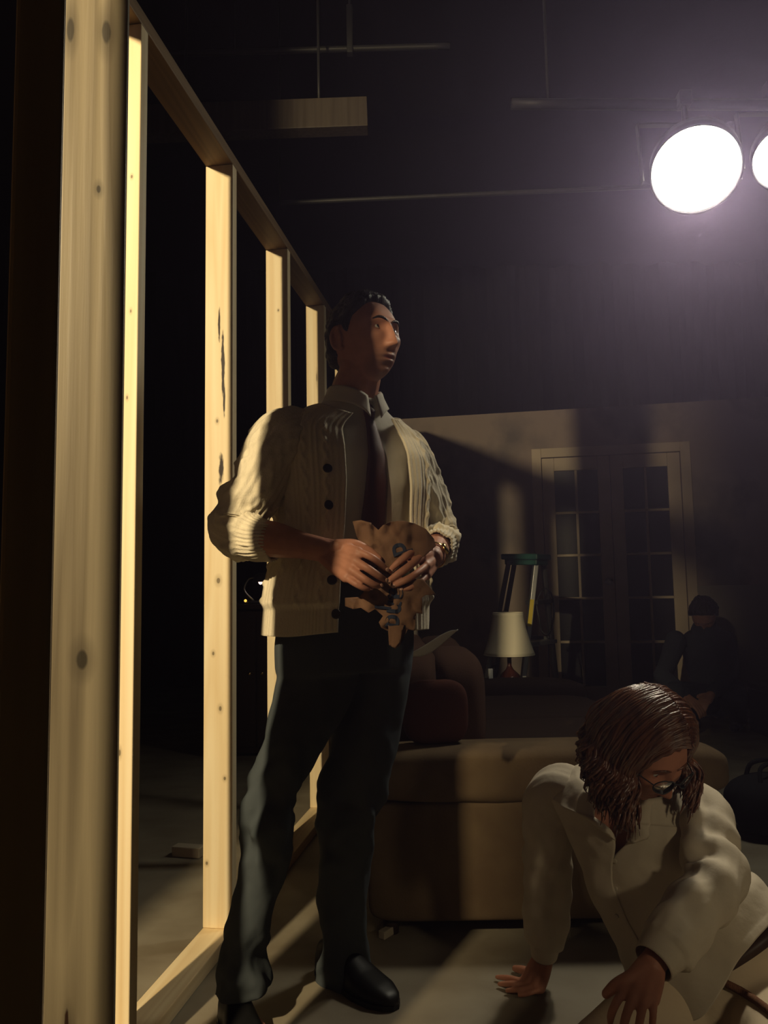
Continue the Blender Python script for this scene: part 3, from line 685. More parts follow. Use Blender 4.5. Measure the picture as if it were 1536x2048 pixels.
LEGR = [tuple(HR + [0, 0, .03]) + (.100,), tuple(ml([-.095, .005, .80])) + (.096,), leg_at(585, 1490, 1.925, .072), leg_at(545, 1600, 1.895, .056), leg_at(535, 1700, 1.905, .050), leg_at(508, 1800, 1.925, .049), leg_at(484, 1895, 1.945, .055), tuple(AR + [0.004, 0, -.085]) + (.062,)]
LEGL = [tuple(HL + [0, 0, .03]) + (.100,), tuple(ml([.085, .005, .80])) + (.097,), leg_at(722, 1490, 2.075, .086), leg_at(699, 1610, 2.075, .076), leg_at(688, 1740, 2.11, .068), leg_at(684, 1870, 2.16, .060), tuple(AL + [0.0, 0, -.075]) + (.064,)]
for keys, a in ((LEGR, AR), (LEGL, AL)):
    body.append(limb([q[:3] + (min(.068, q[3] - .030),) for q in keys[:-1]] + [tuple(a + [0, 0, -.03]) + (.03,)], 40, 16))
    ft = a + np.array([0.09, -0.12, 0.0]); ft[2] = 0.028; body.append(limb([tuple(a * [1, 1, 0] + [0, 0, .035]) + (.02,), tuple(ft) + (.012,)], 8, 12))
bv_, bf_ = fuse(body, 0.0026, 3)
man_body = obj('body', bv_, bf_, skin_m, man)
eyes(man, htr, 0.985, gaze=(0.12, 0.22), skin=skin_m)
nails(man, rf, rback, M['nail']); nails(man, lf_, lback, M['nail'])
# brows follow the face
def brow(parent, tr, Q, parts, s, m, w=1.0):
    tree = caster(parts[0])
    for sd in (-1, 1):
        ks = []
        for x, z, r in ((.011, .0185, .0022), (.022, .0225, .0036), (.036, .0235, .0032), (.049, .0185, .0014)):
            o = tr(np.array([sd * x, -.2, z]) * s); loc, n, i, t = tree.ray_cast(Vector(o), Vector(Q[:, 1])); ks.append(tuple(np.array(loc) - Q[:, 1] * .0005) + (r * w,))
        v, f = limb(ks, 16, 8, flat=1.0); obj('eyebrow', v, f, m, parent)
brow(man, htr, HQ, hp_, 0.985, M['hair_dark'])
# hair cap: a thick shell over the skull
def hair_cap(tr, s, line, thick, m, parent, seed=0, name='hair', rough=0.004):
    n, mm = 90, 120; ph = np.linspace(0.01, math.pi * 0.80, n); th = np.linspace(0, 2 * math.pi, mm, endpoint=False)
    x = np.sin(ph)[:, None] * np.sin(th); y = -np.sin(ph)[:, None] * np.cos(th); z = np.cos(ph)[:, None] + 0 * th
    Pn = np.stack([x, y, z], -1); base = np.stack([x * 0.0765, y * 0.098, z * 0.118], -1)
    base[..., 1] -= 0.032 * sstep(-0.25, -1.0, z) * sstep(-0.2, 0.6, y)
    hl = line(np.arctan2(x, -y))                                    # hairline height for each direction (0 = front)
    k = sstep(-0.006, 0.012, base[..., 2] - hl)
    t = thick * k * (1 + 0.30 * fbm(Pn * 5, seed)) + 0.7 * rough * k * fbm(Pn * [26, 26, 10], seed + 5) - 0.028 * (1 - k)
    G = (base + Pn * t[..., None]) * s
    v, f = grid_mesh(tr(G), True, True, True, flip=True); return obj(name, v, f, m, parent)
def man_line(a):
    a = np.abs(a); return np.interp(a, [0, .45, .75, 1.0, 1.22, 1.36, 1.44, 1.55, 1.75, 2.1, 3.15], [.078, .074, .062, .045, .034, .002, -.008, .020, .026, -.045, -.068])
hair_m = hair_cap(htr, 0.985, man_line, 0.014, M['hair_dark'], man, 3)

# ---- trousers: two legs and a seat fused, with creases and folds
def leg_surface(keys, ref, m=40, n=90, seed=0, fold=0.013, flat=0.92):
    K = crom(keys, n); T, X, Y = frames(K[:, :3], ref)
    def dsp(th, v, G):
        w = fbm(np.stack([np.cos(th) * 1.1 + seed, np.sin(th) * 1.1, v * 13 + 0.8 * np.sin(th)], -1), seed, 3)
        return fold * w * (0.5 + 1.3 * np.exp(-((v - 0.52) / 0.12) ** 2) + 1.3 * sstep(0.75, 1.0, v))
    return grid_mesh(rings(K[:, :3], X, Y, K[:, 3], K[:, 3] * flat, m, 2.0, disp=dsp), True, True, True)
tr_parts = []
tr_parts.append(leg_surface(LEGR, (1, 0, 0), seed=2)); tr_parts.append(leg_surface(LEGL, (1, 0, 0), seed=7))
v, f = grid_mesh(torso_grid(0.80, 1.04, 20, 40, 0.008), True, True, True); tr_parts.append((ml(v), f))
tv, tf = fuse(tr_parts, 0.006, 6)
man_tr = obj('trousers', tv, tf, M['trousers'], man)
v, f = grid_mesh(np.stack([torso_grid(1.035, 1.036, 2, 60, o_)[k] + [0, 0, dz] for k, o_, dz in ((0, .010, -.018), (0, .0155, -.018), (0, .0155, .018), (0, .010, .018))]), True); obj('belt', ml(v), f, M['belt'], man)
# ---- shirt: front torso and collar
def shirt_disp(th, v, G): return 0.003 * fbm(G * [14, 14, 7], 31, 3)
v, f = grid_mesh(torso_grid(1.02, 1.485, 60, 90, 0.004, disp=shirt_disp), True, True, True)
shirt = obj('shirt', ml(v), f, M['shirt'], man)
# ---- collar: two folded wings round the neck
def collar():
    n = 60; th = np.linspace(R(-90 + 10), R(270 - 10), n)          # opens at the front (-90 deg)
    rows = []
    for k, (dr, dz) in enumerate(((0.000, -0.012), (0.002, 0.026), (0.006, 0.030), (0.012, 0.012), (0.024, -0.014))):
        fr_ = np.cos((th - R(90)) / 2)                              # 1 at the back, ~0 at the front edges
        tip = 1 - np.abs(fr_)
        a, b = .060 + dr + .006 * tip, .060 + dr + .004 * tip
        zz = 1.492 + dz - 0.040 * tip ** 2 - (0.034 * tip ** 8 if k == 4 else 0)
        spread = (1 + (0.10 * tip ** 6 if k == 4 else 0))
        rows.append(np.stack([.011 + a * np.cos(th) * spread, -.014 - .006 * tip + b * np.sin(th), zz], -1))
    G = np.array([crom([r[j] for r in rows], 14) for j in range(n)]).transpose(1, 0, 2)
    v, f = grid_mesh(G, False); v, f = solid(v, f, 0.002); return ml(v), f
obj('collar', *collar(), M['shirt'], shirt)
# ---- tie: knot and blade following the chest
def chest_y(x, z, off):
    a, b, cx, cy = tprof(np.asarray(z)); a = a + off; b = b + off
    return cy - b * np.clip(1 - np.abs((x - cx) / a) ** 2.35, 0, 1) ** (1 / 2.35)
def tie():
    n = 46; m = 9; z = np.linspace(1.468, 1.055, n); t = np.linspace(0, 1, n)
    w = np.interp(t, [0, .05, .09, .12, .5, 1.0], [.015, .019, .014, .016, .033, .042]); cx = np.interp(t, [0, 1], [.004, -.022])
    G = np.empty((n, m, 3)); u = np.linspace(-1, 1, m)
    for i in range(n):
        x = cx[i] + w[i] * u
        th_ = .010 + (.012 * (1 - abs((t[i] - .045) / .045)) if t[i] < .09 else 0)
        G[i] = np.stack([x, chest_y(x, np.full(m, z[i]), .007) - th_ * (1 - .5 * np.abs(u) ** 3), np.full(m, z[i]) - .004 * np.abs(u)], -1)
    v, f = grid_mesh(G, False); v, f = solid(v, f, -0.006); return ml(v), f
obj('tie', *tie(), M['tie'], man)
# ---- cardigan: open front, ribbed hem, raised cables, two sleeves with pushed-up cuffs
CT0, CT1 = R(-90 + 15), R(270 - 25)            # left front edge .. round the back .. right front edge
def cable(u, v, w=1.0):
    """raised twisted cables and purl valleys; u metres around, v metres along"""
    s = 0.0
    p = 0.062; k = np.mod(u, p) - p / 2; tw = 0.0075 * np.sin(v * 2 * math.pi / 0.085)
    s = 0.0050 * np.exp(-((k - tw) / 0.0062) ** 2) + 0.0050 * np.exp(-((k + tw) / 0.0062) ** 2)
    s = s + 0.0026 * np.exp(-((np.abs(k) - 0.024) / 0.0032) ** 2)
    return s * w
def card_disp(th, v, G):
    z = G[..., 2]; u = (th - R(90)) * 0.165
    hem = sstep(.972, .952, z); 
    edge = np.minimum(th - CT0, CT1 - th) * 0.15                   # metres from the front edge: the button band is flat ribbing
    band = sstep(.040, .030, edge)
    s = cable(u, z, 1.0) * (1 - hem) * (1 - band) * sstep(1.455, 1.42, z) + (0.0016 * np.sin(u * 2 * math.pi / 0.0085)) * hem * (1 - band)
    s = s * (1 - 0.0) + band * (0.003 + 0.0009 * np.sin(edge * 2 * math.pi / 0.013))
    s = s + 0.010 * fbm(G * [7, 7, 3.2], 41, 3) * sstep(1.42, 1.30, z) - 0.006 * hem + 0.004
    return s
def cardigan():
    n, m = 200, 330; z0 = .893
    th = np.linspace(0, 1, m)
    G = torso_grid(z0, 1.462, n, m, 0.022, CT0, CT1, False, card_disp)
    z = np.linspace(z0, 1.462, n)[:, None]
    # body of the garment hangs straight from the chest and flares a little at the hem
    c = np.array([-.01, 0, 0]); flare = 1 + 0.10 * sstep(1.12, .90, z) + 0.09 * np.exp(-((z - 1.05) / .09) ** 2)
    G[..., :2] = c[:2] + (G[..., :2] - c[:2]) * flare[..., None]
    # each front falls away from the middle: left panel swings wide, right panel stays close
    ang = CT0 + (CT1 - CT0) * th[None]; lf = sstep(R(10), R(-75), ang); rt = sstep(R(195), R(250), ang)
    low = sstep(1.46, 1.0, z)
    G[..., 0] += lf * (0.012 + 0.026 * low) - rt * (0.002 + 0.020 * low)
    G[..., 1] += -lf * 0.010 * low - rt * 0.014 * low
    # the neckline drops towards the front in a V under the collar
    top = sstep(1.33, 1.462, z); G[..., 2] -= top * 0.030 * (lf + rt); G[..., 1] -= 0.012 * sstep(1.40, 1.462, z) * (lf + rt)
    # front hem corners ride up
    G[..., 2] += sstep(1.0, .893, z) * (0.010 * rt + 0.004 * lf)
    v, f = grid_mesh(G, False); v, f = solid(v, f, 0.006); return v, f
def sleeve(keys, seed, ref):
    n, m = 170, 110; K = crom(keys, n); T, X, Y = frames(K[:, :3], ref); Ln = np.sum(np.linalg.norm(np.diff(K[:, :3], axis=0), axis=1))
    def dsp(th, v, G):
        L_ = v * Ln; cuff = sstep(Ln - .072, Ln - .058, L_); u = th * 0.058
        s = cable(u, L_, 0.9) * (1 - cuff) + 0.0022 * np.sin(th * 34) * cuff
        bun = np.exp(-((v - .60) / .20) ** 2)
        s = s + bun * (0.0080 * np.sin(v * 44 + 1.6 * np.sin(th + seed) + 0.8 * np.sin(2 * th)) * (0.6 + 0.4 * np.cos(th - 1.0)))
        s = s + 0.008 * fbm(np.stack([np.cos(th) * 1.3 + seed, np.sin(th) * 1.3, v * 8], -1), seed, 3) - 0.006 * cuff
        return s
    G = rings(K[:, :3], X, Y, K[:, 3], K[:, 3], m, 2.0, disp=dsp); v, f = grid_mesh(G, True); return solid(v, f, 0.005)
cv, cf = cardigan()
q = RE * .62 + RWr * .38
sr = sleeve([tuple(RS + [.085, 0, -.035]) + (.052,), tuple(RS + [.03, 0, -.026]) + (.062,), tuple(RS + [-.010, 0, -.030]) + (.066,), tuple(RS * .5 + RE * .5 + [-.006, 0, 0]) + (.066,), tuple(RE + [.0, .012, .012]) + (.062,), tuple(RE * .80 + RWr * .2 + [-.006, .004, -.004]) + (.058,), tuple(RE * .58 + RWr * .42) + (.052,)], 3, (1, 0, 0))
sl = sleeve([tuple(LS + [-.085, 0, -.035]) + (.052,), tuple(LS + [-.03, 0, -.026]) + (.062,), tuple(LS + [.010, 0, -.030]) + (.065,), tuple(LS * .5 + LE * .5 + [.004, 0, 0]) + (.064,), tuple(LE + [0, .012, .010]) + (.060,), tuple(LE * .75 + LWr * .25) + (.056,), tuple(LE * .45 + LWr * .55) + (.050,)], 9, (1, 0, 0))
v, f = join((cv, cf), sr, sl)
card = obj('cardigan', ml(v), f, M['cardigan'], man)
# shirt cuffs / watch / buttons
ct = caster((ml(cv), cf))
for (px, py) in ((655, 937), (657, 1010), (664, 1160), (672, 1228)):
    p, n_ = cast(ct, px, py, 1.86); n_ = nrm(n_ * .6 + nrm(CAMPOS - p) * .4)
    q = Vector(n_).to_track_quat('Z', 'Y').to_matrix(); v, f = lathe([(.002, .0022), (.0075, .0027), (.0105, .0022), (.0115, .0008), (.0105, -.002), (.002, -.003)], m=20)
    bt = obj('button', v @ np.array(q).T + p + n_ * .001, f, M['button'], card)
# wristwatch
d = nrm(lw - ml(LE)); wc = lw - d * .012; s_ = nrm(np.cross(d, [0, 0, 1.0])); u_ = np.cross(s_, d); ring = []
for a in np.linspace(0, 2 * math.pi, 40, endpoint=False): ring.append(wc + s_ * .0315 * math.cos(a) + u_ * .0315 * math.sin(a))
G = np.array([[p + d * .008 * math.cos(t) + nrm(p - wc) * .0022 * math.sin(t) for t in np.linspace(0, 2 * math.pi, 10, endpoint=False)] for p in ring + ring[:1]])
v, f = grid_mesh(G, True); wt = obj('wristwatch', v, f, M['brass'], man, label='gold wristwatch')
wn = nrm(lback + np.array([0.3, 0, 0.2])); wn = nrm(wn - d * (wn @ d)); q = np.array(Vector(wn).to_track_quat('Z', 'Y').to_matrix())
v, f = lathe([(.001, .006), (.012, .0058), (.0145, .004), (.015, 0), (.0145, -.003), (.001, -.003)], m=28); obj('watch_case', v @ q.T + wc + wn * .032, f, M['brass'], wt)
# shoes
def shoe(heel, toe, name='shoe'):
    heel = np.asarray(heel, float) * [1, 1, 0]; toe = np.asarray(toe, float) * [1, 1, 0]; L_ = np.linalg.norm(toe - heel); d = (toe - heel) / L_; s = np.array([d[1], -d[0], 0])
    n, m = 34, 28; t = np.linspace(0, 1, n); w = np.interp(t, [0, .04, .15, .35, .62, .82, .95, 1.0], [.012, .028, .036, .035, .047, .043, .026, .008])
    h = np.interp(t, [0, .05, .2, .32, .45, .65, .85, .96, 1.0], [.05, .085, .100, .098, .084, .060, .046, .034, .020])
    th = np.linspace(0, 2 * math.pi, m, endpoint=False); G = np.empty((n, m, 3))
    for i in range(n):
        c, sn = np.cos(th), np.sin(th); zz = np.where(sn > 0, .022 + (h[i] - .022) * np.abs(sn) ** .8, .022 - .012 * np.abs(sn) ** .4)
        x = w[i] * np.sign(c) * np.abs(c) ** .75
        G[i] = heel + d * (t[i] * L_) + s * x[:, None] + np.array([0, 0, 1.0]) * zz[:, None]
    up_ = grid_mesh(G, True, True, True)
    so = []
    for zz in (0.001, .012, .0125):
        k = 1.07 if zz < .0124 else 0.6
        ring = np.concatenate([np.stack([t * L_, w * k], 1), np.stack([t[::-1] * L_, -w[::-1] * k], 1)])
        so.append(heel + d * ring[:, :1] + s * ring[:, 1:] + np.array([0, 0, zz]))
    so = np.array(so); sole = grid_mesh(so, True, True, True)
    o = obj(name, *up_, M['leather'], man); obj('sole', *sole, M['leather'], o, smooth=False)
    lc = []
    for k in range(4):
        tt = .40 + .07 * k; hh = np.interp(tt, [.32, .45, .65], [.092, .074, .055]); c = heel + d * tt * L_ + np.array([0, 0, hh + .001])
        lc.append(limb([tuple(c - s * .018 + [0, 0, -.006]) + (.002,), tuple(c + [0, 0, .002]) + (.002,), tuple(c + s * .018 + [0, 0, -.006]) + (.002,)], 8, 6))
    v, f = join(*lc); obj('laces', v, f, M['leather'], o)
shoe(AR + [-.045, .070, 0], AR + [.065, -.21, 0]); shoe(AL + [-.070, .050, 0], AL + [.130, -.165, 0])

# ---- crumpled brown paper bag in his hands
BAGM = []
def bag_sheet(outline, y, seed, name, parent, amp=.010, dy=None):
    """flat torn sheet from an outline of (photo column, row), crumpled in depth"""
    from mathutils.geometry import delaunay_2d_cdt
    o = np.array(outline, float); pts = [Vector(p) for p in o]; x0, y0_ = o.min(0); x1, y1_ = o.max(0)
    for gx in np.arange(x0, x1, 5):
        for gy in np.arange(y0_, y1_, 5): pts.append(Vector((gx + random.uniform(-1, 1), gy + random.uniform(-1, 1))))
    r = delaunay_2d_cdt(pts, [], [list(range(len(o)))], 1, 1e-5)
    V = np.array([tuple(p) for p in r[0]]); F = [tuple(q) for q in r[2]]
    w = fbm(np.stack([V[:, 0] / 30, V[:, 1] / 44, 0 * V[:, 0]], -1), seed, 2); w = np.abs(w) * 1.6 - .4
    yy = y + amp * w + (dy(V) if dy else 0)
    V3 = np.array([P(a, b, c) for (a, b), c in zip(V, yy)]); V3, F = solid(V3, F, .0012)
    BAGM.append((V3, F)); return obj(name, V3, F, M['bag'], parent, smooth=True)
bagc = P(785, 1170, 1.80)
bag = thing('paper_bag', 'crumpled torn brown paper bag with dark blue print held in both hands', 'bag', bagc)
bag_sheet([(706, 1043), (722, 1040), (742, 1046), (757, 1060), (766, 1050), (782, 1043), (806, 1042), (830, 1047), (852, 1058), (868, 1078), (872, 1092), (850, 1112), (820, 1126), (798, 1142), (780, 1152), (758, 1140), (738, 1112), (722, 1090), (712, 1070)], 1.79, 3, 'paper_fold', bag, .016)
bag_sheet([(722, 1165), (760, 1160), (800, 1160), (845, 1158), (868, 1184), (872, 1190), (852, 1190), (844, 1195), (845, 1228), (832, 1226), (829, 1262), (816, 1258), (800, 1290), (790, 1297), (778, 1290), (776, 1262), (762, 1255), (758, 1245), (766, 1232), (750, 1218), (737, 1226), (722, 1216), (706, 1218), (690, 1212), (690, 1196), (718, 1194), (728, 1184)], 1.765, 9, 'paper_sheet', bag, .014)
bag_sheet([(776, 1246), (808, 1250), (800, 1284), (790, 1296), (779, 1290)], 1.758, 19, 'paper_flap', bag, .005)
def print_text(txt, px, py, y, size, ang, bold=.0006):
    cu = bpy.data.curves.new('txt', 'FONT'); cu.body = txt; cu.size = size; cu.extrude = .0005; cu.offset = size * .022; cu.align_x = 'CENTER'; cu.align_y = 'CENTER'
    o = bpy.data.objects.new('txt', cu); C.objects.link(o); dg = bpy.context.evaluated_depsgraph_get(); me = bpy.data.meshes.new_from_object(o.evaluated_get(dg))
    v = np.array([tuple(q.co) for q in me.vertices]); f = [tuple(p.vertices) for p in me.polygons]; bpy.data.objects.remove(o); bpy.data.meshes.remove(me)
    c, s = math.cos(ang), math.sin(ang); e1 = RT * c + UP * s; e2 = -RT * s + UP * c; cen = P(px, py, y); g = cen + v[:, :1] * e1 + v[:, 1:2] * e2; tree = caster(*BAGM); out = []
    for q, zz in zip(g, v[:, 2]):
        d = nrm(q - CAMPOS); loc, n, i, t = tree.ray_cast(Vector(CAMPOS), Vector(d)); t = np.linalg.norm(q - CAMPOS) if loc is None else t
        out.append(CAMPOS + d * (t - .0012 - zz))
    return np.array(out), f
v, f = print_text('and', 792, 1217, 1.77, .062, R(-97)); obj('printed_word', v, f, M['ink'], bag, smooth=False)
v, f = print_text('l', 764, 1215, 1.77, .05, R(-97)); obj('printed_letter', v, f, M['ink'], bag, smooth=False)
v, f = print_text('d', 802, 1098, 1.79, .062, R(-75)); obj('printed_letter', v, f, M['ink'], bag, smooth=False)

# ================================================================== the woman sitting on the floor
WROOT = np.array([0.70, 1.86, 0.0])
wom = thing('person', 'woman with long wavy hair in a cream blouse, sitting on the floor, looking down', 'person', WROOT)
PEL = np.array([0.715, 1.82, 0.125]);                                               # pelvis
WRS, WLS = P(1104, 1568, 1.955), P(1392, 1610, 1.850)                              # shoulders
WRE = P(1098, 1760, 2.03); WRW = P(1088, 1912, 2.115); 
WLE = P(1432, 1762, 1.66); WLW = P(1303, 1930, 1.545)
sh = nrm(WLS - WRS); 
# spine: centre, half width, half depth; the X axis turns from the hips to the shoulders
CH = (WRS + WLS) / 2; NK = CH + np.array([.008, -.028, .062])
spk = [tuple(PEL + [0, 0, -.09]) + (.175, .135), tuple(PEL + [-.005, .0, .02]) + (.182, .135), tuple(PEL * .74 + CH * .26) + (.152, .108), tuple(PEL * .48 + CH * .52 + [-.015, 0.004, 0]) + (.145, .104), tuple(PEL * .22 + CH * .78) + (.160, .112),
       tuple(CH * .95 + PEL * .05) + (.165, .098), tuple(NK * .5 + CH * .5) + (.122, .074), tuple(NK) + (.066, .056), tuple(NK + [0.004, -.03, .035]) + (.047, .048)]
def spine_grid(keys, off, n, m, th0=0, th1=2 * math.pi, closed=True, disp=None, t0=0.0, t1=1.0, e=2.3, twist=None):
    K = crom(keys, 200); i0, i1 = int(t0 * 199), int(t1 * 199); idx = np.linspace(i0, i1, n).astype(int); T, X, Y = frames(K[:, :3], sh * .7 + np.array([.35, 0, 0]))
    w_ = sstep(.30, .72, np.linspace(0, 1, 200))[:, None]; X = nrm(X * (1 - w_) + sh * w_); Y = nrm(np.cross(T, X)); K, X, Y = K[idx], X[idx], Y[idx]
    return rings(K[:, :3], X, Y, K[:, 3] + off, K[:, 4] + off, m, e, th0, th1, disp, closed, twist)
WHC = P(1284, 1492, 1.755); WHQ = headframe(R(30), R(-34), R(-6))
wskin = skin_mat('skin of the seated woman', (0.46, 0.20, 0.125), WHC - WROOT, WHQ, 0.95, 0)
hp_, whtr = head_parts(WHC, WHQ, 0.95, True)
wb = list(hp_)
v, f = grid_mesh(spine_grid(spk, -.016, 50, 36), True, True, True); wb.append((v, f))
wb.append(limb([tuple(NK) + (.048,), tuple(NK * .5 + WHC * .5 + WHQ[:, 1] * .02) + (.047,), tuple(WHC - WHQ[:, 2] * .03 + WHQ[:, 1] * .02) + (.047,)], 12, 18))
wb.append(lk_((WRS + sh * .02, .034), (WRS * .5 + WRE * .5, .034), (WRE, .030), (WRE * .6 + WRW * .4, .034), (WRW * .85 + WRE * .15, .025), (WRW, .024)))
wb.append(lk_((WLS - sh * .02, .034), (WLS * .5 + WLE * .5, .034), (WLE, .030), (WLE * .6 + WLW * .4, .034), (WLW * .85 + WLE * .15, .025), (WLW, .024)))
# right hand flat on the floor, fingers spread towards the photo's left
def FL(px, py, z): 
    d = FW + RT * (px - W / 2) / FPX + UP * (H / 2 - py) / FPX; return CAMPOS + d * ((z - 1.0) / d[2])
WRWf = WRW.copy()
wk = [FL(1046, 1963, .022), FL(1056, 1969, .024), FL(1068, 1974, .024), FL(1082, 1977, .022)]
wf = [[FL(1022, 1957, .020), FL(1006, 1955, .014), FL(994, 1954, .010)],
      [FL(1030, 1968, .021), FL(1012, 1968, .014), FL(999, 1968, .010)],
      [FL(1043, 1978, .021), FL(1026, 1980, .014), FL(1014, 1981, .010)],
      [FL(1062, 1985, .019), FL(1048, 1989, .013), FL(1038, 1991, .010)]]
wth = [WRW * .6 + wk[0] * .4 + [0, .0, -.01], FL(1060, 1946, .022), FL(1044, 1940, .016), FL(1030, 1937, .011)]
wb += hand_parts(WRW, wk, np.array([0, -.3, 1.0]), wf, wth, kr=0.0108, fr=0.0072)
# left hand hanging over the thigh, fingers pointing down
lk2 = [P(1246, 1982, 1.500), P(1266, 1994, 1.485), P(1288, 2000, 1.480), P(1308, 2000, 1.485)]
lf2 = [[P(1230, 2010, 1.480), P(1222, 2030, 1.480), P(1220, 2046, 1.487)],
       [P(1254, 2026, 1.462), P(1248, 2048, 1.462), P(1246, 2064, 1.470)],
       [P(1281, 2034, 1.457), P(1277, 2056, 1.457), P(1276, 2070, 1.466)],
       [P(1306, 2030, 1.464), P(1305, 2048, 1.466), P(1305, 2061, 1.474)]]
lth2 = [WLW * .7 + lk2[0] * .3, P(1254, 1960, 1.515), P(1230, 1972, 1.515), P(1212, 1988, 1.515)]
wb += hand_parts(WLW, lk2, np.array([-.1, -.9, .45]), lf2, lth2, kr=0.0108, fr=0.0074)
# legs folded to the side, mostly below the picture
WHR, WHL = PEL + [-.095, -.02, -.01], PEL + [.09, -.035, -.005]
WKR, WKL = np.array([.36, 1.60, .085]), np.array([.66, 1.385, .10]); WAR, WAL = np.array([.62, 1.28, .055]), np.array([.98, 1.33, .055])
for h, k, a in ((WHR, WKR, WAR), (WHL, WKL, WAL)):
    wb.append(lk_((h, .075), (h * .5 + k * .5, .062), (k, .046))); wb.append(lk_((k, .046), (k * .6 + a * .4, .046), (a, .032)))
    wb.append(limb([tuple(a) + (.03,), tuple(a + nrm(a - k) * .07 + [0, 0, -.01]) + (.027,), tuple(a + nrm(a - k) * .15 + [0, 0, -.02]) + (.02,)], 10, 12))
bv_, bf_ = fuse(wb, 0.0030, 3)
obj('body', bv_, bf_, wskin, wom)
eyes(wom, whtr, 0.95, gaze=(0.1, -0.35), skin=wskin)
nails(wom, lf2, np.array([-.1, -.9, .45]), M['nail'])
brow(wom, whtr, WHQ, hp_, 0.95, M['hair_red'], .7)
# glasses: two rims, bridge and temples; they rest on the nose and could be lifted off
gl = thing('eyeglasses', 'thin framed glasses on the nose of the seated woman', 'glasses', whtr(np.array([0, -.108, -.004])))
rims = []
for sd in (-1, 1):
    ring = [whtr(np.array([sd * (.032 + .0235 * math.cos(t)), -.109 + .012 * abs(math.cos(t) * .5 + .5) ** 2 * (1 if math.cos(t) > 0 else .2), -.004 + .0175 * math.sin(t)])) for t in np.linspace(0, 2 * math.pi, 28)]
    v, f = limb([tuple(p) + (.0013,) for p in ring], 56, 6, caps=False); obj('rim', v, f, M['darkmetal'], gl)
    lens_ = [whtr(np.array([sd * (.032 + .0228 * math.cos(t)), -.1085 + .012 * abs(math.cos(t) * .5 + .5) ** 2 * (1 if math.cos(t) > 0 else .2), -.004 + .0168 * math.sin(t)])) for t in np.linspace(0, 2 * math.pi, 28, endpoint=False)]
    G = np.array(lens_); cc = G.mean(0); fwd = -WHQ[:, 1]; V = np.concatenate([G, [cc + fwd * .001], G - fwd * .0012, [cc - fwd * .0004]]); F = []
    for i in range(28):
        j = (i + 1) % 28; F += [(28, i, j), (57, 29 + j, 29 + i), (i, 29 + i, 29 + j, j)]
    obj('lens', V, F, None, gl).data.materials.append(bpy.data.materials.get('spectacle glass') or mat('spectacle glass', (0.9, 0.9, 0.9), 0.02, 0.5))
    tp = [whtr(np.array([sd * .0555, -.098, .000])), whtr(np.array([sd * .072, -.05, .001])), whtr(np.array([sd * .076, .005, .001])), whtr(np.array([sd * .078, .03, -.02]))]
    v, f = limb([tuple(p) + (.0014,) for p in tp], 16, 6); obj('temple', v, f, M['darkmetal'], gl)
v, f = limb([tuple(whtr(np.array([x, -.1095 - .003 * (1 - abs(x) / .009), .001]))) + (.0013,) for x in (-.009, 0, .009)], 8, 6); obj('bridge', v, f, M['darkmetal'], gl)
gm = bpy.data.materials['spectacle glass']; gm.node_tree.nodes['Principled BSDF'].inputs['Transmission Weight'].default_value = 1.0

# ---- long wavy hair: a cap with locks falling from a side parting
def long_hair():
    parts = []; rs = np.random.RandomState(5)
    n, mm = 60, 80; ph = np.linspace(0.01, math.pi * 0.66, n); th = np.linspace(0, 2 * math.pi, mm, endpoint=False)
    x = np.sin(ph)[:, None] * np.sin(th); y = -np.sin(ph)[:, None] * np.cos(th); z = np.cos(ph)[:, None] + 0 * th
    Pn = np.stack([x, y, z], -1); base = np.stack([x * 0.0765, y * 0.098, z * 0.118], -1); az = np.abs(np.arctan2(x, -y))
    line = np.interp(az, [0, .5, .9, 1.2, 1.5, 3.15], [.083, .070, .030, -.03, -.06, -.09]); k = sstep(-.006, .01, base[..., 2] - line)
    cap = (base + Pn * (0.016 * k - 0.03 * (1 - k))[..., None]) * 0.95; parts.append(grid_mesh(whtr(cap), True, True, True, flip=True))
    up = WHQ[:, 2]; bk = WHQ[:, 1]; lt = WHQ[:, 0]; part = 0.016                       # parting a little to her left
    down = np.array([0, 0, -1.0])
    for i in range(760):
        sd = -1 if i % 2 else 1
        t = rs.uniform(-0.93, 0.97); yb = t * .098; rad = math.sqrt(1 - (yb / .1125) ** 2); lay = rs.uniform(0, .012)
        A, B = (.0905 + lay) * rad, (.1275 + lay * .6) * rad if rad > .5 else (.1275) * rad
        pts = []; ye = yb + .006 + rs.normal(0, .008); face = t < -.35
        if face: ye = max(ye, -.060 + rs.uniform(0, .02))
        ph0 = part / A * .9
        for ph in np.linspace(0.02, 1.62, 6):
            u = ph / 1.62; a_ = (ph0 + ph * sd) if True else 0
            pts.append(whtr(np.array([A * math.sin(sd * ph) + part * (1 - u), yb * (1 - u) + ye * u + rs.normal(0, .0025), B * math.cos(ph) + .002 * (1 - u)]) * 1.0))
        P3 = pts[-1]; ln = rs.uniform(.065, .125) if not face else rs.uniform(.06, .125)
        out = nrm((lt * sd * .9 + bk * ye * 5) * np.array([1, 1, .15])); tw = rs.uniform(0, 6.28); k1 = rs.uniform(.85, 1.25); vol = rs.uniform(.006, .030)
        for j in range(1, 8):
            s_ = j / 7; q = P3 + down * ln * s_ + out * (vol * math.sin(min(1, s_ * 1.15) * 2.2)) + lt * .011 * math.sin(s_ * 11 * k1 + tw) * s_ ** .3 + bk * .011 * math.cos(s_ * 10 * k1 + tw) * s_ ** .3
            pts.append(q)
        rr = np.interp(np.linspace(0, 1, len(pts)), [0, .15, .5, .85, 1], [.0035, .0058, .0068, .0055, .0012]) * rs.uniform(.40, .85)
        parts.append(limb([tuple(p) + (r,) for p, r in zip(pts, rr)], 34, 6, flat=.7))
    v, f = join(*parts); return v, f
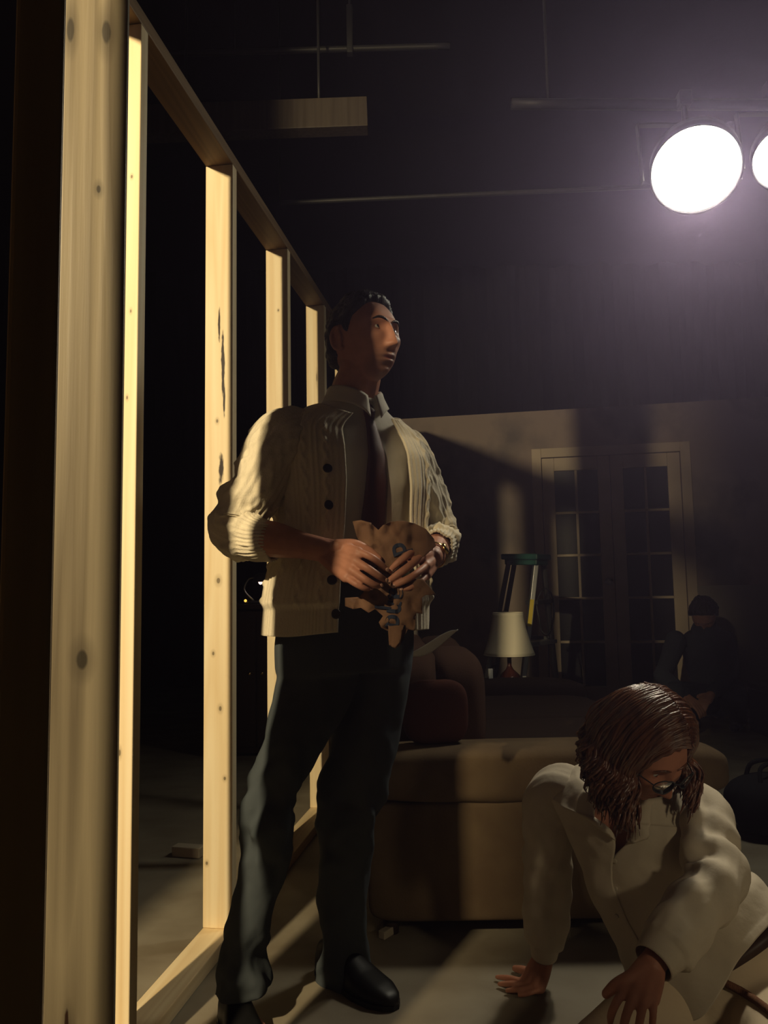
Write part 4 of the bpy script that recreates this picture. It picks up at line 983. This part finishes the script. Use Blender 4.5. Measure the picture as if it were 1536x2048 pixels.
v, f = long_hair(); obj('hair', v, f, M['hair_red'], wom)

# ---- trousers, belt, cord
wt_parts = [limb([tuple(WHR + [0, 0, .0]) + (.098,), tuple(WHR * .5 + WKR * .5) + (.082,), tuple(WKR) + (.066,)], 30, 30), limb([tuple(WKR) + (.066,), tuple(WKR * .5 + WAR * .5) + (.060,), tuple(WAR) + (.050,)], 24, 24),
            limb([tuple(WHL + [.0, 0, .01]) + (.105,), tuple(WHL * .5 + WKL * .5) + (.088,), tuple(WKL) + (.068,)], 30, 30), limb([tuple(WKL) + (.068,), tuple(WKL * .5 + WAL * .5) + (.062,), tuple(WAL) + (.052,)], 24, 24)]
v, f = grid_mesh(spine_grid(spk, .012, 30, 50, t1=.34), True, True, True); wt_parts.append((v, f))
wv, wf_ = fuse(wt_parts, 0.006, 8); wv = wv + (fbm(wv * [9, 9, 14], 77, 3) * .004)[:, None] * nrm(wv - PEL)
wtr = obj('trousers', wv, wf_, M['denim'], wom)
def girdle(t, off, h, th, name, m, par):
    Gs = [spine_grid(spk, o_, 2, 90, t0=t + dt, t1=t + dt + .002)[0] for o_, dt in ((off, -h), (off + th, -h), (off + th, h), (off, h))]
    return obj(name, *grid_mesh(np.array(Gs + Gs[:1]), True), m, par)
girdle(.262, .020, .015, .006, 'belt', M['belt'], wom)
# ---- blouse: body open at the neck, sleeves, collar, placket buttons, loose tails
def blouse_disp(th, v, G):
    d = np.array([.55, .2, .8]); 
    s = 0.011 * fbm(G * [9, 9, 9], 51, 3)
    q = (G - PEL) @ nrm(np.array([0.45, 0.1, 0.9])); s = s + 0.0095 * np.sin(q * 62 + 3 * fbm(G * 6, 12, 2)) * sstep(.62, .20, v) * (0.35 + .65 * np.clip(np.cos(th - .2), 0, 1))
    s = s + 0.022 * sstep(.34, 0.0, v)
    return s
FRONT = R(-124)
def blouse():
    n, m = 120, 200; G = spine_grid(spk, .016, n, m, FRONT - .025, FRONT + 2 * math.pi + .025, False, blouse_disp, t0=.285, t1=.90, twist=R(27) * sstep(.42, .74, np.linspace(0, 1, n)))
    t = np.linspace(0, 1, n)[:, None]; th = np.linspace(FRONT - .025, FRONT + 2 * math.pi + .025, m)[None]
    e = np.maximum(0, np.minimum(th - FRONT, FRONT + 2 * math.pi - th))                               # angle from the front opening
    sd = np.where(th - FRONT < math.pi, 1, -1)
    op = sstep(.50, .86, t) * np.exp(-(e / .42) ** 2)
    G = G + np.array([0, -1.0, 0]) * (.004 * (sd < 0))[..., None] * 1.0
    G = G + sh * (sd * op * .040)[..., None] + np.array([0, -1.0, 0]) * (op * .006)[..., None]
    # shirt tails: longer at the sides' front, pulled towards the hand
    tail = sstep(.22, 0, t) * np.exp(-((e - .25) / .5) ** 2); G = G + nrm(PEL - CH) * (tail * .05)[..., None] + np.array([0, -.03, 0]) * tail[..., None]
    v, f = grid_mesh(G, False); return solid(v, f, .0022), G
def soft_sleeve(keys, seed, ref, amp=1.0):
    n, m = 110, 64; K = crom(keys, n); T, X, Y = frames(K[:, :3], ref)
    def dsp(th, v, G):
        s = 0.008 * fbm(np.stack([np.cos(th) * 1.2 + seed, np.sin(th) * 1.2, v * 5.5 + .6 * np.cos(th + seed)], -1), seed, 3)
        s = s + amp * (0.0052 * np.sin(v * 46 + 2.2 * np.sin(th + seed) + seed)) * (np.exp(-((v - .52) / .20) ** 2) + .25)
        c = sstep(.915, .93, v); return s * (1 - c) - .004 * c
    G = rings(K[:, :3], X, Y, K[:, 3], K[:, 3], m, 2.0, disp=dsp); v, f = grid_mesh(G, True); return solid(v, f, .002)
(bv1, bf1), BG = blouse()
inn = nrm(CH - WRS)
s1 = soft_sleeve([tuple(WRS + sh * .085 + [0, 0, -.03]) + (.046,), tuple(WRS + sh * .02 + [0, 0, -.012]) + (.060,), tuple(WRS * .8 + WRE * .2 - sh * .006) + (.062,), tuple(WRS * .4 + WRE * .6) + (.058,), tuple(WRE) + (.057,), tuple(WRE * .55 + WRW * .45) + (.054,), tuple(WRE * .2 + WRW * .8) + (.043,), tuple(WRW * .98 + WRE * .02) + (.037,)], 4, (1, 0, 0), .35)
s2 = soft_sleeve([tuple(WLS - sh * .085 + [0, 0, -.03]) + (.046,), tuple(WLS - sh * .02 + [0, 0, -.012]) + (.060,), tuple(WLS * .78 + WLE * .22 + sh * .004) + (.060,), tuple(WLS * .35 + WLE * .65) + (.057,), tuple(WLE + [.002, 0, 0]) + (.056,), tuple(WLE * .6 + WLW * .4) + (.056,), tuple(WLE * .22 + WLW * .78) + (.050,), tuple(WLW * .98 + WLE * .02) + (.042,)], 11, (1, 0, 0))
v, f = join((bv1, bf1), s1, s2); bl = obj('blouse', v, f, M['blouse'], wom)
# collar wings along the open neck
def wing(sd):
    e = BG[:, 0] if sd > 0 else BG[:, -1]; e2 = BG[:, 8] if sd > 0 else BG[:, -9]
    i = np.linspace(80, 119, 26).astype(int); edge = e[i]; ins = e2[i]; outd = nrm(ins - edge); w = np.interp(np.linspace(0, 1, 26), [0, .12, .6, 1], [.006, .030, .046, .040])
    fwd_ = np.array([0, -1.0, .1]); G = np.array([edge + fwd_ * .006 + outd * (w * q)[:, None] + fwd_ * (.010 * math.sin(q * 2.6)) for q in np.linspace(0, 1, 8)])
    v, f = grid_mesh(G, False); return solid(v, f, .002)
for sd in (1, -1): obj('collar_wing', *wing(sd), M['blouse'], bl)
btree = caster((bv1, bf1))
for (px, py) in ((1230, 1722), (1231, 1777), (1234, 1832)):
    p, n_ = cast(btree, px, py, 1.75); q = np.array(Vector(n_).to_track_quat('Z', 'Y').to_matrix()); v, f = lathe([(.001, .0016), (.0042, .002), (.0052, .001), (.0052, -.001), (.001, -.001)], m=16); obj('button', v @ q.T + p + n_ * .001, f, M['pearl'], bl)
# cord round the hips: a twisted rope lying on the trousers
ttree = caster((wv, wf_)); cp = []
for px, py in ((1362, 1949), (1392, 1948), (1424, 1955), (1456, 1968), (1490, 1988), (1520, 2010), (1548, 2034), (1575, 2060)):
    p, n_ = cast(ttree, px, py, 1.7); cp.append(p + n_ * .005)
K = crom(np.array(cp), 160); T, X, Y = frames(K, (0, 0, 1)); st = []
for q in range(3):
    a = np.linspace(0, 2 * math.pi * 26, 160) + q * 2.094; c = K + X * (.0042 * np.cos(a))[:, None] + Y * (.0042 * np.sin(a))[:, None]; T2, X2, Y2 = frames(c, (0, 0, 1)); st.append(grid_mesh(rings(c, X2, Y2, np.full(160, .0042), np.full(160, .0042), 6), True, True, True))
v, f = join(*st); obj('cord', v, f, M['rope'], wom)

# ================================================================== furniture and props behind
so = thing('sofa', 'tan upholstered sofa standing end-on behind the two actors', 'sofa', (0.46, 3.32, 0))
def sb(c, s, bev): return box(c, s, bev)
def puff(c, s, e=5, n=26, m=56, seed=0, w=.004):
    ph = np.linspace(-math.pi / 2 + .02, math.pi / 2 - .02, n); th = np.linspace(0, 2 * math.pi, m, endpoint=False)
    p = lambda q, k: np.sign(q) * np.abs(q) ** (2 / k)
    G = np.stack([p(np.cos(ph), e)[:, None] * p(np.cos(th), e) * s[0] / 2, p(np.cos(ph), e)[:, None] * p(np.sin(th), e) * s[1] / 2, p(np.sin(ph), e)[:, None] * s[2] / 2 + 0 * th], -1) + np.asarray(c)
    G = G + (w * fbm(G * 6, seed, 3))[..., None]; return grid_mesh(G, True, True, True)
SX0, SX1 = -.07, 1.0
obj('base', *puff(((SX0 + SX1) / 2, 3.32, .20), (SX1 - SX0, 1.80, .30), 12, seed=1), M['sofa'], so)
for y in (2.485, 4.16):
    mm_ = M['sofa'] if y < 3 else M['sofa_shade']
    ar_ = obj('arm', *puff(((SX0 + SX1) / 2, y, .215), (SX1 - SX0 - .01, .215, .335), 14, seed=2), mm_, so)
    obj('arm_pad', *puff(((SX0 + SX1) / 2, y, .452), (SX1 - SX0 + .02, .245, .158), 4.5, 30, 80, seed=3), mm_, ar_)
obj('seat_back', *puff((SX0 + .125, 3.32, .515), (.24, 1.44, .55), 7, seed=4), M['sofa_back'], so)
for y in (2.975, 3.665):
    obj('seat_cushion', *puff((SX0 + .665, y, .405), (.80, .68, .15), 6, seed=5), M['sofa_shade'], so)
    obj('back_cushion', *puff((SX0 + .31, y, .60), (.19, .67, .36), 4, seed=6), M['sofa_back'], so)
for x in (SX0 + .07, SX1 - .07):
    for y in (2.45, 4.20): obj('leg', *lathe([(.022, 0), (.026, .06)], (x, y, 0), 12), M['darkwood'], so)
v, f = puff((0, 0, 0), (.20, .085, .19), 3.6, 20, 44, 5, .003); v = v @ rotz(.1).T + np.array([.145, 2.50, .622]); tag(obj('throw_pillow', v, f, M['rust']), 'rust red throw pillow propped on the near arm of the sofa', 'pillow')
# paper lying over the sofa back
G = np.array([[P(818 + 98 * t, 1310 - 46 * t + 5 * math.sin(t * 5) + q * (2 + 20 * math.sin(math.pi * min(1, t * 1.05)) ** .8), 2.50 + .06 * q) for t in np.linspace(0, 1, 24)] for q in np.linspace(-.5, .5, 7)])
v, f = grid_mesh(G, False); v, f = solid(v, f, .0015); tag(obj('paper_sheet', v, f, M['paper']), 'white curled paper sheets lying on top of the sofa back', 'paper')
# side table and lamp
LX, LY = P(1018, 1300, 4.55)[0], 4.55; LT = .36
st_ = thing('side_table', 'dark side table carrying the table lamp', 'table', (LX, LY, 0))
obj('tabletop', *lathe([(.001, LT), (.19, LT), (.20, LT - .012), (.19, LT - .025), (.001, LT - .025)], (LX, LY, 0), 40), M['darkwood'], st_)
for a in (.5, 2.6, 4.7): obj('leg', *tube([(LX + .05 * math.cos(a), LY + .05 * math.sin(a), LT - .02), (LX + .10 * math.cos(a), LY + .10 * math.sin(a), .2), (LX + .17 * math.cos(a), LY + .17 * math.sin(a), .014)], .014, 10, 8), M['darkwood'], st_)
zb, ztp = P(1018, 1309, LY)[2], P(1018, 1226, LY)[2]
lp_ = thing('table_lamp', 'unlit table lamp with a cream bell shade standing before the ladder', 'lamp', (LX, LY, LT))
t = np.linspace(0, 1, 16); rb, rt = .142, .084
prof = [(rt + (rb - rt) * (q ** 1.45), ztp + (zb - ztp) * q) for q in t]
v, f = lathe(prof, (LX, LY, 0), 48, False, False); v, f = solid(v, f, .002); obj('lamp_shade', v, f, M['shade'], lp_)
for zz, rr in ((zb, rb), (ztp, rt)):
    v, f = lathe([(rr + .0005, zz - .004), (rr + .0025, zz), (rr + .0005, zz + .004)], (LX, LY, 0), 48, False, False); v, f = solid(v, f, .001); obj('trim_ring', v, f, M['shade'], lp_)
obj('base', *lathe([(.001, LT), (.07, LT), (.072, LT + .012), (.045, LT + .022), (.04, LT + .04), (.066, LT + .08), (.07, LT + .11), (.055, LT + .15), (.022, LT + .18), (.012, LT + .20), (.012, zb + .10), (.001, zb + .10)], (LX, LY, 0), 32), M['ceramic'], lp_)
for a in (0, 2.09, 4.19): obj('spider_arm', *tube([(LX, LY, ztp - .03), (LX + rt * .5 * math.cos(a), LY + rt * .5 * math.sin(a), ztp - .02), (LX + rt * math.cos(a), LY + rt * math.sin(a), ztp - .004)], .0025, 6, 6), M['brass'], lp_)
obj('harp', *tube([(LX, LY, zb + .09), (LX, LY, (zb + ztp) / 2), (LX, LY, ztp - .026)], .004, 8, 8), M['brass'], lp_)
v, f = box((0, 0, 0), (.024, .012, .05), .002, rotz(.3)); c0 = P(980, 1318, 4.16)
tag(obj('white_card', v + np.array([c0[0], 4.16, .5335 + .0255]), f, M['paper'], smooth=False), 'small white card standing on the far arm of the sofa', 'card')
# ---- stepladder
la = thing('stepladder', 'short stepladder with a green top cap and a yellow sticker on its rail', 'ladder', (0.85, 5.0, 0))
tc_ = P(1052, 1114, 5.0); ux = nrm(P(1090, 1112, 4.92) - P(1012, 1112, 5.08)); uy = np.array([-ux[1], ux[0], 0])
RL = np.stack([ux, uy, [0, 0, 1.0]], 1)
v1 = box((0, 0, 0), (.25, .20, .035), .008); v2 = box((0, 0, -.03), (.22, .16, .04), .006); v3 = box((.04, 0, .018), (.10, .11, .004), .001)
v, f = join(v1, v2); obj('top_cap', v @ RL.T + tc_, f, M['green'], la, smooth=False)
v, f = v3; obj('tray_recess', v @ RL.T + tc_, f, M['darkmetal'], la, smooth=False)
At, Bt = P(1072, 1124, 4.93), P(1086, 1122, 5.06); Ab, Bb = P(1029, 1498, 4.80), P(1126, 1490, 5.02)
Ab[2] = Bb[2] = .012
Ct, Dt = P(1018, 1122, 5.00), P(1030, 1120, 5.12); Cb, Db = P(945, 1490, 5.02), P(966, 1480, 5.22); Cb[2] = Db[2] = .012
obj('front_rail', *bar(At, Ab, .028, .062, .003, (0, 1, 0)), M['aluminium'], la, smooth=False, label='silver front rail')
obj('front_rail', *bar(Bt, Bb, .028, .062, .003, (0, 1, 0)), M['darkmetal'], la, smooth=False)
obj('rear_rail', *bar(Ct, Cb, .026, .04, .003, (0, 1, 0)), M['darkmetal'], la, smooth=False); obj('rear_rail', *bar(Dt, Db, .026, .04, .003, (0, 1, 0)), M['darkmetal'], la, smooth=False)
for k in range(1, 5):
    t = k / 4.6; a, b = At + (Ab - At) * t, Bt + (Bb - Bt) * t; obj('step', *bar(a, b, .085, .024, .003), M['aluminium' if k == 2 else 'darkmetal'], la, smooth=False)
for k in (1, 2, 3):
    t = k / 3.5; a, b = Ct + (Cb - Ct) * t, Dt + (Db - Dt) * t; obj('rear_bar', *bar(a, b, .02, .02, .002), M['darkmetal'], la, smooth=False)
for t in (.42,):
    for a0, a1, c0_, c1_ in ((At, Ab, Ct, Cb), (Bt, Bb, Dt, Db)): obj('spreader', *bar(a0 + (a1 - a0) * t, c0_ + (c1_ - c0_) * t, .006, .022, .001), M['darkmetal'], la, smooth=False)
a, b = At + (Ab - At) * .20, At + (Ab - At) * .34; d = nrm(b - a); off = np.array([-.004, -.033, 0]); obj('sticker', *bar(a + off, b + off, .024, .002, 0, (0, 1, 0)), M['yellow'], la, smooth=False)
for q in (Ab, Bb, Cb, Db): obj('foot', *box(q + [0, 0, .006], (.05, .06, .034), .006), M['darkmetal'], la, smooth=False)
# coiled cable hung on the ladder
cs = [P(1090, 1180, 4.9) + np.array([.05 * math.cos(a) * (1 + .1 * math.sin(3 * a)), .01 * math.sin(5 * a), -.13 + .14 * math.sin(a)]) for a in np.linspace(0, 4 * math.pi, 40)]
tag(obj('cable_coil', *tube(cs, .005, 140, 6), M['darkmetal']), 'black cable coiled and hung over the ladder rail', 'cable')
# ---- crouching stagehand by the flat
bpR = np.array([2.28, 5.55, 0]); bp_ = thing('person', 'dim figure in dark work clothes crouching by the French doors', 'person', bpR)
BHC = P(1408, 1228, 5.45); BHQ = headframe(R(-30), R(-52))
bskin = skin_mat('skin of the crouching figure', (0.40, 0.20, 0.14), BHC - bpR, BHQ, 1.0, .3)
hp_, bhtr = head_parts(BHC, BHQ, 1.0); bb = list(hp_)
BP, BCH = P(1440, 1392, 5.55), P(1412, 1275, 5.50)
BSR, BSL = P(1352, 1282, 5.45), P(1452, 1280, 5.62); BER, BEL = P(1325, 1352, 5.25), P(1462, 1352, 5.45); BWR, BWL = P(1372, 1392, 5.12), P(1420, 1392, 5.15)
BKR, BKL = P(1350, 1385, 5.15), P(1475, 1395, 5.25); BAR, BAL = P(1385, 1455, 5.45), P(1478, 1455, 5.6); BAR[2] = BAL[2] = .07
bb.append(limb([tuple(BP) + (.15,), tuple(BP * .5 + BCH * .5 + [0, .04, 0]) + (.14,), tuple(BCH) + (.15,), tuple(BCH * .6 + BHC * .4) + (.075,), tuple(BHC * .85 + BCH * .15) + (.06,)], 24, 24, flat=.85))
for s_, e_, w_ in ((BSR, BER, BWR), (BSL, BEL, BWL)):
    bb.append(lk_((s_, .055), (s_ * .5 + e_ * .5, .047), (e_, .040))); bb.append(lk_((e_, .040), (e_ * .5 + w_ * .5, .038), (w_, .028)))
    d = nrm(w_ - e_); b_ = np.array([0, -.5, 1.0]); s2_ = nrm(np.cross(d, b_)); kn_ = [w_ + d * .085 + s2_ * q for q in (.03, .01, -.01, -.028)]
    fg = [[k + d * .03 - b_ * .008, k + d * .05 - b_ * .022, k + d * .058 - b_ * .038] for k in kn_]; th_ = [w_ + s2_ * .015, w_ + d * .03 + s2_ * .04, w_ + d * .06 + s2_ * .052, w_ + d * .08 + s2_ * .05]
    bb += hand_parts(w_, kn_, b_, fg, th_)
for h_, k_, a_ in ((BP + [-.08, -.02, -.02], BKR, BAR), (BP + [.08, 0, -.02], BKL, BAL)):
    bb.append(lk_((h_, .085), (h_ * .5 + k_ * .5, .075), (k_, .055))); bb.append(lk_((k_, .055), (k_ * .6 + a_ * .4, .055), (a_, .036)))
v, f = fuse(bb, .005, 3); obj('body', v, f, bskin, bp_)
hair_cap(bhtr, 1.0, man_line, .02, M['hair_dark'], bp_, 8); eyes(bp_, bhtr, 1.0, (0, -.3), bskin)
cl_ = [limb([tuple(BP + [0, 0, .02]) + (.165,), tuple(BP * .5 + BCH * .5 + [0, .04, 0]) + (.16,), tuple(BCH) + (.168,), tuple(BCH * .75 + BHC * .25) + (.095,)], 24, 28, flat=.9)]
for s_, e_, w_ in ((BSR, BER, BWR), (BSL, BEL, BWL)):
    cl_.append(lk_((s_, .072), (s_ * .5 + e_ * .5, .064), (e_, .056))); cl_.append(lk_((e_, .056), (e_ * .5 + w_ * .5, .052), (e_ * .1 + w_ * .9, .042)))
v, f = fuse(cl_, .007, 5); v = v + (fbm(v * 9, 5, 3) * .008)[:, None] * nrm(v - BCH); obj('sweatshirt', v, f, M['navy'], bp_)
cl_ = []
for h_, k_, a_ in ((BP + [-.08, -.02, -.02], BKR, BAR), (BP + [.08, 0, -.02], BKL, BAL)):
    cl_.append(lk_((h_, .105), (h_ * .5 + k_ * .5, .092), (k_, .072))); cl_.append(lk_((k_, .072), (k_ * .6 + a_ * .4, .068), (a_, .055)))
v, f = fuse(cl_, .007, 5); obj('trousers', v, f, M['navy'], bp_)
for a_ in (BAR, BAL):
    def shoe2(h, t_): 
        v_, f_ = limb([tuple(h) + (.042,), tuple(h * .5 + t_ * .5) + (.044,), tuple(t_) + (.034,)], 14, 16, flat=.8); v_[:, 2] = np.maximum(v_[:, 2], .002); return v_, f_
    obj('shoe', *shoe2(a_ * [1, 1, 0] + [0.02, .03, .045], a_ * [1, 1, 0] + [-.09, -.14, .036]), M['leather'], bp_)
# ---- dark things on the right
bg_ = thing('duffel_bag', 'black duffel bag lying on the floor at the right edge', 'bag', P(1545, 1645, 3.2) * [1, 1, 0])
bc = P(1560, 1640, 3.3) * [1, 1, 0]
v, f = puff(bc + [0.03, 0, .118], (.46, .30, .235), 2.9, 26, 48, 6, .012); obj('bag_body', v, f, M['black'], bg_)
for s_ in (-.07, .07): obj('handle', *tube([bc + [-.10, s_, .20], bc + [-.08, s_ * .6, .27], bc + [0.03, s_ * .4, .285], bc + [.14, s_ * .6, .27], bc + [.16, s_, .20]], .009, 24, 8), M['black'], bg_)
cr = thing('crate', 'black equipment crate behind the crouching figure', 'crate', P(1530, 1460, 5.2) * [1, 1, 0]); cc = P(1590, 1450, 5.35) * [1, 1, 0]
obj('body', *box(cc + [.1, 0, .145], (.62, .40, .288), .01), M['darkmetal'], cr, smooth=False); obj('lid', *box(cc + [.1, 0, .312], (.64, .42, .042), .01), M['darkmetal'], cr, smooth=False)
for s_ in (-.2, .4): obj('latch', *box(cc + [s_, -.213, .29], (.04, .012, .06), .003), M['steel'], cr, smooth=False)
# ---- dark clutter seen between the studs on the left
cb = thing('cabinet', 'dark cabinet in the gloom beyond the pale studs', 'cabinet', (-.80, 5.2, 0))
obj('body', *box((-.80, 5.2, .45), (.62, .44, .86), .006), M['darkwood'], cb, smooth=False); obj('cabinet_top', *box((-.80, 5.2, .905), (.66, .48, .03), .006), M['darkwood'], cb, smooth=False)
for s_ in (-.15, .15):
    d_ = obj('door', *box((-.80 + s_, 4.974, .45), (.29, .016, .78), .004), M['darkwood'], cb, smooth=False); obj('knob', *ellipsoid((-.80 + s_ * .25, 4.955, .5), (.013, .013, .013)), M['brass'], d_)
kt = thing('work_lamp', 'small black work lamp with a glowing bulb on the dark cabinet', 'lamp', (-.835, 5.10, .92)); kc = np.array([-.835, 5.10, .92])
obj('base', *lathe([(.001, 0), (.06, 0), (.062, .012), (.03, .02), (.001, .022)], kc, 32), M['darkmetal'], kt)
obj('neck', *tube([kc + [0, 0, .02], kc + [-.06, 0, .09], kc + [-.03, 0, .16], kc + [.03, -.01, .165]], .006, 24, 8), M['steel'], kt)
obj('hood', *lathe([(.012, .045), (.03, .04), (.05, .0), (.052, -.012), (.048, -.010), (.026, .034), (.012, .04)], kc + [.045, -.01, .15], 28, False, False), M['darkmetal'], kt)
obj('bulb', *ellipsoid(kc + [.045, -.012, .140], (.014, .014, .018)), mat('glowing bulb', (1, 1, 1), .4, .3, emit=((1.0, .72, .60), 2.5)), kt)
obj('pilot_light', *ellipsoid(kc + [-.045, -.045, .022], (.009, .006, .009)), mat('amber pilot', (1, 1, 1), .4, .3, emit=((1.0, .55, .08), 1.5)), kt)
mg = thing('mug', 'white enamel mug beside the small black work lamp', 'mug', (-.63, 5.08, .92)); mc = np.array([-.655, 5.06, .92])
v, f = lathe([(.001, .001), (.036, .0), (.038, .01), (.040, .088), (.041, .09), (.0385, .088), (.036, .01), (.001, .008)], mc, 28); obj('cup', v, f, M['paper'], mg)
obj('handle', *tube([mc + [.038, 0, .07], mc + [.062, 0, .062], mc + [.062, 0, .032], mc + [.038, 0, .022]], .004, 16, 8), M['paper'], mg)
q = FL(377, 1712, 0); v, f = box((0, 0, .02), (.115, .05, .038), .003, rotz(-.25)); tag(obj('wood_offcut', v + q, f, M['plywood'], smooth=False), 'short pale wood offcut lying on the floor beyond the studs', 'offcut')
q = FL(775, 1872, 0); v, f = box((0, 0, .012), (.06, .022, .022), .002, rotz(.95)); tag(obj('wood_offcut', v + q, f, M['plywood'], smooth=False), 'small wood chip on the floor beside the left shoe of the man', 'offcut')
